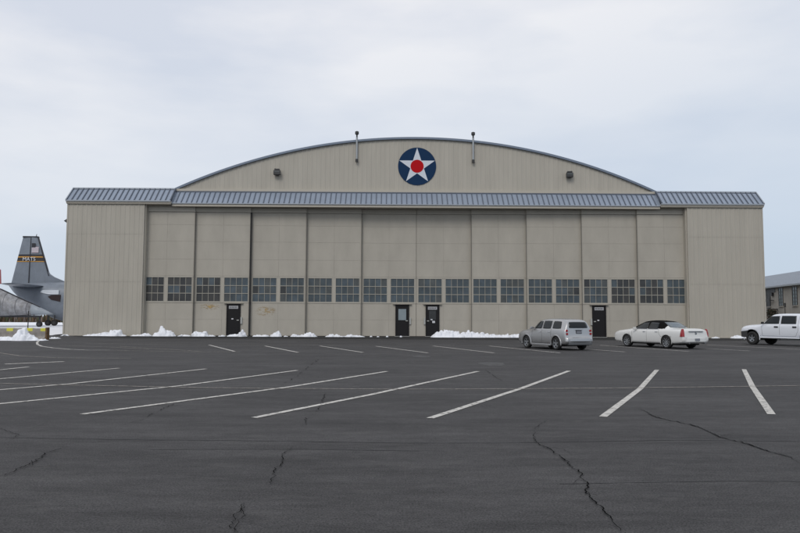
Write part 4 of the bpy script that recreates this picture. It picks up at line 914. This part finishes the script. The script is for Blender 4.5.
def make_sedan(loc, head):
    o = empty('parked_car', loc, R(90 + head), 'white sedan with black vinyl roof parked between silver wagon and pickup', 'car', 'vehicles parked before the hangar')
    MP = mat('white_paint', (.66, .66, .64), .3, coat=.6)
    st_ = [(0.00, .42, .80, .58, .76, .62, .70), (.03, .36, .88, .64, .83, .68, .76), (.07, .32, .915, .82, .86, .90, .78), (.10, .30, .925, .92, .86, 1.01, .76), (.22, .27, .935, .95, .86, 1.06, .72), (.6, .24, .945, .97, .86, 1.065, .70), (1.0, .22, .95, .98, .86, 1.07, .68), (1.18, .22, .95, .98, .855, 1.11, .66), (1.42, .22, .95, .985, .85, 1.27, .60), (1.68, .22, .95, .985, .85, 1.40, .57), (2.0, .22, .95, .985, .85, 1.45, .565),
           (2.5, .22, .95, .98, .85, 1.47, .565), (2.9, .22, .95, .98, .85, 1.455, .57), (3.2, .22, .95, .975, .85, 1.38, .58), (3.55, .22, .95, .965, .845, 1.22, .62), (3.85, .22, .95, .95, .84, 1.07, .68), (4.1, .22, .948, .93, .83, 1.03, .66), (4.6, .23, .945, .90, .81, .98, .64), (4.95, .25, .92, .86, .78, .93, .62), (5.15, .27, .88, .80, .75, .87, .60), (5.24, .32, .82, .70, .70, .76, .58), (5.27, .40, .76, .58, .68, .60, .54)]
    g = MB(); g.loft([body_ring(*s_) for s_ in st_]); me = subdivided(g, [MP]); W = [(1.17, .34), (4.11, .34)]; bv = bvh(me)
    # vinyl roof: shell over the cabin
    v = MB(); idx = {}
    for p in me.polygons:
        c = p.center
        lim = 1.04 if c.x < 2.0 else 1.30 - .0 * c.x
        if 1.34 < c.x < 3.6 and c.z > 1.03:
            if c.x < 1.98 and abs(c.y) < .50 and c.z < 1.36: continue
            fs = []
            for i in p.vertices:
                if i not in idx: idx[i] = len(v.v); v.v.append(tuple(me.vertices[i].co + me.vertices[i].normal * .006))
                fs.append(idx[i])
            v.f.append(tuple(fs)); v.m.append(0)
    cut_wells(me, W, .39, .95, M_WELL, 'body', o, [MP])
    vr = v.build('vinyl_roof', mat('black_vinyl', (.006, .006, .006), .9, spec=.08), o, smooth=True, recalc=False)
    for s_ in (1, -1):
        ax_ = 'y+' if s_ > 0 else 'y-'
        skin_patch(bv, [(3.62, 1.005), (2.62, 1.005), (2.62, 1.35), (3.08, 1.33)], ax_, M_CGL, 'side_window', o, off=.012, k=.06)
        skin_patch(bv, [(2.53, 1.005), (1.82, 1.005), (1.90, 1.33), (2.53, 1.355)], ax_, M_CGL, 'side_window', o, off=.012, k=.08)
        skin_patch(bv, [(3.72, .975), (1.70, .985), (1.70, 1.0), (3.72, .992)], ax_, M_CHR, 'window_trim', o, off=.01, k=0)
        for x, z in W: wheel(o, x, s_ * .83, .34, .235, 9, .72, s_)
        arch_flare(o, 4.11, .34, .395, .935, .02, MP, s_); arch_flare(o, 1.17, .34, .395, .935, .02, MP, s_)
        door_seams(bv, o, [((3.72, .95), (3.66, .34)), ((2.58, 1.40), (2.58, .30)), ((1.72, .98), (1.66, .75)), ((1.66, .75), (1.52, .60)), ((3.66, .30), (1.60, .30))], s_)
        mirror(o, 3.42, .86, 1.00, s_, MP)
        for hx_ in (2.75, 1.85): g = MB(); g.box(hx_ - .10, hx_ + .10, min(s_ * .95, s_ * .975), max(s_ * .95, s_ * .975), .86, .89); bevel(g.build('door_handle', M_CHR, o), .008)
        g = MB()   # tall narrow tail lamp at the corner
        g.loft([[(.0, s_ * .82, .64), (.06, s_ * .945, .64), (.20, s_ * .962, .64), (.2, s_ * .82, .64)], [(.02, s_ * .81, .80), (.08, s_ * .942, .80), (.18, s_ * .955, .80), (.2, s_ * .81, .80)], [(.06, s_ * .80, 1.0), (.10, s_ * .895, 1.0), (.16, s_ * .905, 1.0), (.17, s_ * .80, 1.0)], [(.09, s_ * .80, 1.04), (.12, s_ * .865, 1.04), (.16, s_ * .865, 1.04), (.16, s_ * .80, 1.04)]]); bevel(g.build('tail_light', M_LAMP, o), .01)
        skin_patch(bv, [(s_ * .55, .62), (s_ * .82, .62), (s_ * .78, .80), (s_ * .55, .80)], 'x+', M_HEADL, 'headlight', o, k=.1)
    skin_patch(bv, [(.60, 1.10), (-.60, 1.10), (-.50, 1.375), (.50, 1.375)], 'x-', mat('rear_glass', (.09, .115, .13), .06, spec=.9), 'rear_window', o, off=.012, k=.10)
    skin_patch(bv, [(.66, 1.10), (-.66, 1.10), (-.54, 1.40), (.54, 1.40)], 'x+', M_CGL, 'windscreen', o, off=.012, k=.08)
    h = bv.ray_cast(Vector((-3, 0, .55)), Vector((1, 0, 0)))[0]
    g = MB(); rg_ = []
    for yv in [i / 12 * 1.84 - .92 for i in range(13)]:
        e = .18 * (abs(yv) / .92) ** 4; rg_.append([(-.05 + e, yv, .36), (.16 + e, yv, .34), (.16 + e, yv, .60), (-.04 + e, yv, .59)])
    g.loft(rg_); bevel(g.build('bumper', MP, o), .035, 3)
    g = MB(); g.box(-.075, -.052, -.16, .16, .43, .55); g.build('number_plate', M_PLATE, o)
    g = MB(); g.box(.0, .09, -.5, .5, .905, .93); g.build('trunk_trim', M_CHR, o)
    g = MB(); g.tube((.035, 0, .80), (.06, 0, .80), .07, n=20); g.build('badge', M_CHR, o)
    for y_ in (-.55, .55): g = MB(); g.tube((-.06, y_, .31), (.2, y_, .31), .04, n=12); g.build('exhaust', M_CHR, o)
    g = MB(); g.box(.45, 4.7, -.66, .66, .19, .30); g.build('underbody', M_WELL, o)
    return o
def make_truck(loc, head):
    o = empty('parked_truck', loc, R(90 + head), 'white four-door pickup truck cut by the right edge of the picture', 'pickup truck', 'vehicles parked before the hangar')
    MP = mat('truck_white', (.70, .72, .76), .35, coat=.5)
    st_ = [(1.72, .56, .98, 1.26, .92, 1.86, .72), (1.76, .52, 1.0, 1.28, .94, 1.92, .74), (2.1, .5, 1.0, 1.28, .94, 1.95, .745), (3.0, .5, 1.0, 1.27, .94, 1.96, .745), (3.5, .5, 1.0, 1.26, .94, 1.95, .745), (3.72, .5, 1.0, 1.25, .935, 1.90, .74), (4.0, .5, 1.0, 1.24, .93, 1.70, .75), (4.35, .5, 1.0, 1.22, .91, 1.40, .79), (4.5, .5, 1.01, 1.20, .90, 1.31, .80),
           (4.7, .5, 1.01, 1.18, .90, 1.30, .80), (5.2, .5, 1.01, 1.16, .88, 1.27, .78), (5.55, .5, 1.0, 1.13, .86, 1.24, .76), (5.74, .5, .98, 1.10, .84, 1.19, .74), (5.80, .52, .95, 1.02, .82, 1.10, .72), (5.82, .58, .92, .88, .80, .94, .7)]
    g = MB(); g.loft([body_ring(*s_) for s_ in st_]); me = subdivided(g, [MP]); bv = bvh(me)
    cut_wells(me, [(5.0, .44)], .54, 1.0, M_WELL, 'body', o, [MP])
    g = MB(); b_ = [(-.3, .60, .96, 1.26, .94, 1.30, .86), (-.25, .56, .99, 1.29, .96, 1.33, .88), (.3, .55, 1.0, 1.30, .96, 1.34, .88), (1.6, .55, 1.0, 1.30, .96, 1.34, .88), (1.66, .56, .99, 1.29, .95, 1.33, .88)]
    g.loft([body_ring(*s_) for s_ in b_]); mb_ = subdivided(g, [MP]); bvb = bvh(mb_); cut_wells(mb_, [(1.0, .40)], .48, 1.0, M_WELL, 'bed', o, [MP])
    g = MB(); c_ = [(-.28, 1.34, .90, 1.45, .86, 1.62, .74), (-.10, 1.34, .92, 1.5, .88, 1.90, .74), (.5, 1.34, .92, 1.5, .88, 1.94, .74), (1.6, 1.34, .92, 1.5, .88, 1.94, .74), (1.67, 1.34, .91, 1.48, .86, 1.90, .73)]
    g.loft([body_ring(*s_) for s_ in c_]); mc = subdivided(g, [MP], 2); bvc = bvh(mc); mc.name = 'bed_cap'; cap = bpy.data.objects.new('bed_cap', mc); COL.objects.link(cap); cap.parent = o
    for s_ in (1, -1):
        ax_ = 'y+' if s_ > 0 else 'y-'
        skin_patch(bv, [(4.24, 1.33), (3.14, 1.33), (3.14, 1.82), (3.80, 1.80)], ax_, M_CGL, 'side_window', o, k=.08)
        skin_patch(bv, [(3.02, 1.33), (2.02, 1.33), (2.06, 1.82), (3.02, 1.83)], ax_, M_CGL, 'side_window', o, k=.08)
        skin_patch(bvc, [(1.45, 1.52), (.15, 1.52), (.15, 1.80), (1.45, 1.80)], ax_, M_CGL, 'side_window', cap, k=.08)
        for x in (5.0, 1.0): wheel(o, x, s_ * .86, .42, .28, 5, .54, s_)
        arch_flare(o, 5.0, .44, .56, .985, .035, MP, s_); arch_flare(o, 1.0, .40, .50, .99, .04, MP, s_)
        door_seams(bv, o, [((4.30, 1.22), (4.24, .58)), ((3.08, 1.88), (3.08, .58)), ((1.88, 1.85), (1.88, .95)), ((1.88, .95), (2.05, .58)), ((4.24, .58), (2.05, .58))], s_)
        mirror(o, 4.16, .96, 1.36, s_, M_RUB)
        for hx_ in (3.30, 2.10): g = MB(); g.box(hx_ - .13, hx_ + .13, min(s_ * .99, s_ * 1.025), max(s_ * .99, s_ * 1.025), 1.10, 1.19); bevel(g.build('door_handle', M_RUB, o), .015)
        g = MB(); g.box(1.8, 4.38, min(s_ * .84, s_ * 1.05), max(s_ * .84, s_ * 1.05), .44, .54); bevel(g.build('running_board', MP, o), .02)
        skin_patch(bv, [(s_ * .6, .80), (s_ * .88, .80), (s_ * .86, 1.0), (s_ * .62, 1.0)], 'x+', M_HEADL, 'headlight', o, k=.1)
        g = MB(); g.box(-.31, -.20, min(s_ * .82, s_ * .985), max(s_ * .82, s_ * .985), .78, 1.24); g.build('tail_light', M_LAMP, o)
    skin_patch(bv, [(.74, 1.42), (-.74, 1.42), (-.68, 1.84), (.68, 1.84)], 'x+', M_CGL, 'windscreen', o, k=.08)
    g = MB(); rg_ = []
    for yv in [i / 12 * 2 - 1 for i in range(13)]:
        e = -.22 * abs(yv) ** 4; yv *= 1.03; rg_.append([(5.50 + e, yv, .46), (5.93 + e, yv, .48), (5.96 + e, yv, .84), (5.50 + e, yv, .90)])
    g.loft(rg_); bevel(g.build('bumper', mat('dark_bumper', (.035, .035, .035), .5), o), .03, 3)
    g = MB(); g.box(5.74, 5.86, -.55, .55, .84, 1.06); bevel(g.build('grille', M_RUB, o), .03)
    g = MB(); g.box(-.48, -.3, -.95, .95, .52, .70); bevel(g.build('rear_bumper', M_CHR, o), .03)
    g = MB(); g.box(.3, 5.4, -.62, .62, .38, .56); g.build('chassis', M_WELL, o)
    g = MB(); g.tube((4.9, -.8, .36), (4.9, .8, .36), .06); g.tube((1.0, -.8, .4), (1.0, .8, .4), .07); g.build('axle', M_WELL, o)
    return o
def place(maker, lx, ly, px, py, head):
    """put the vehicle so that its local ground point (lx, ly) stands on the ground point seen at px, py"""
    q = G(px, py); a = R(90 + head); c, s_ = math.cos(a), math.sin(a)
    return maker((q.x - (lx * c - ly * s_), q.y - (lx * s_ + ly * c), 0), head)
place(make_wagon, .90, .88, 555.5, 350.0, 24)
place(make_sedan, 1.17, .95, 667, 348.5, 24.5).scale = (1.035,) * 3
place(make_truck, 5.0, .99, 752.0, 344.6, 27)
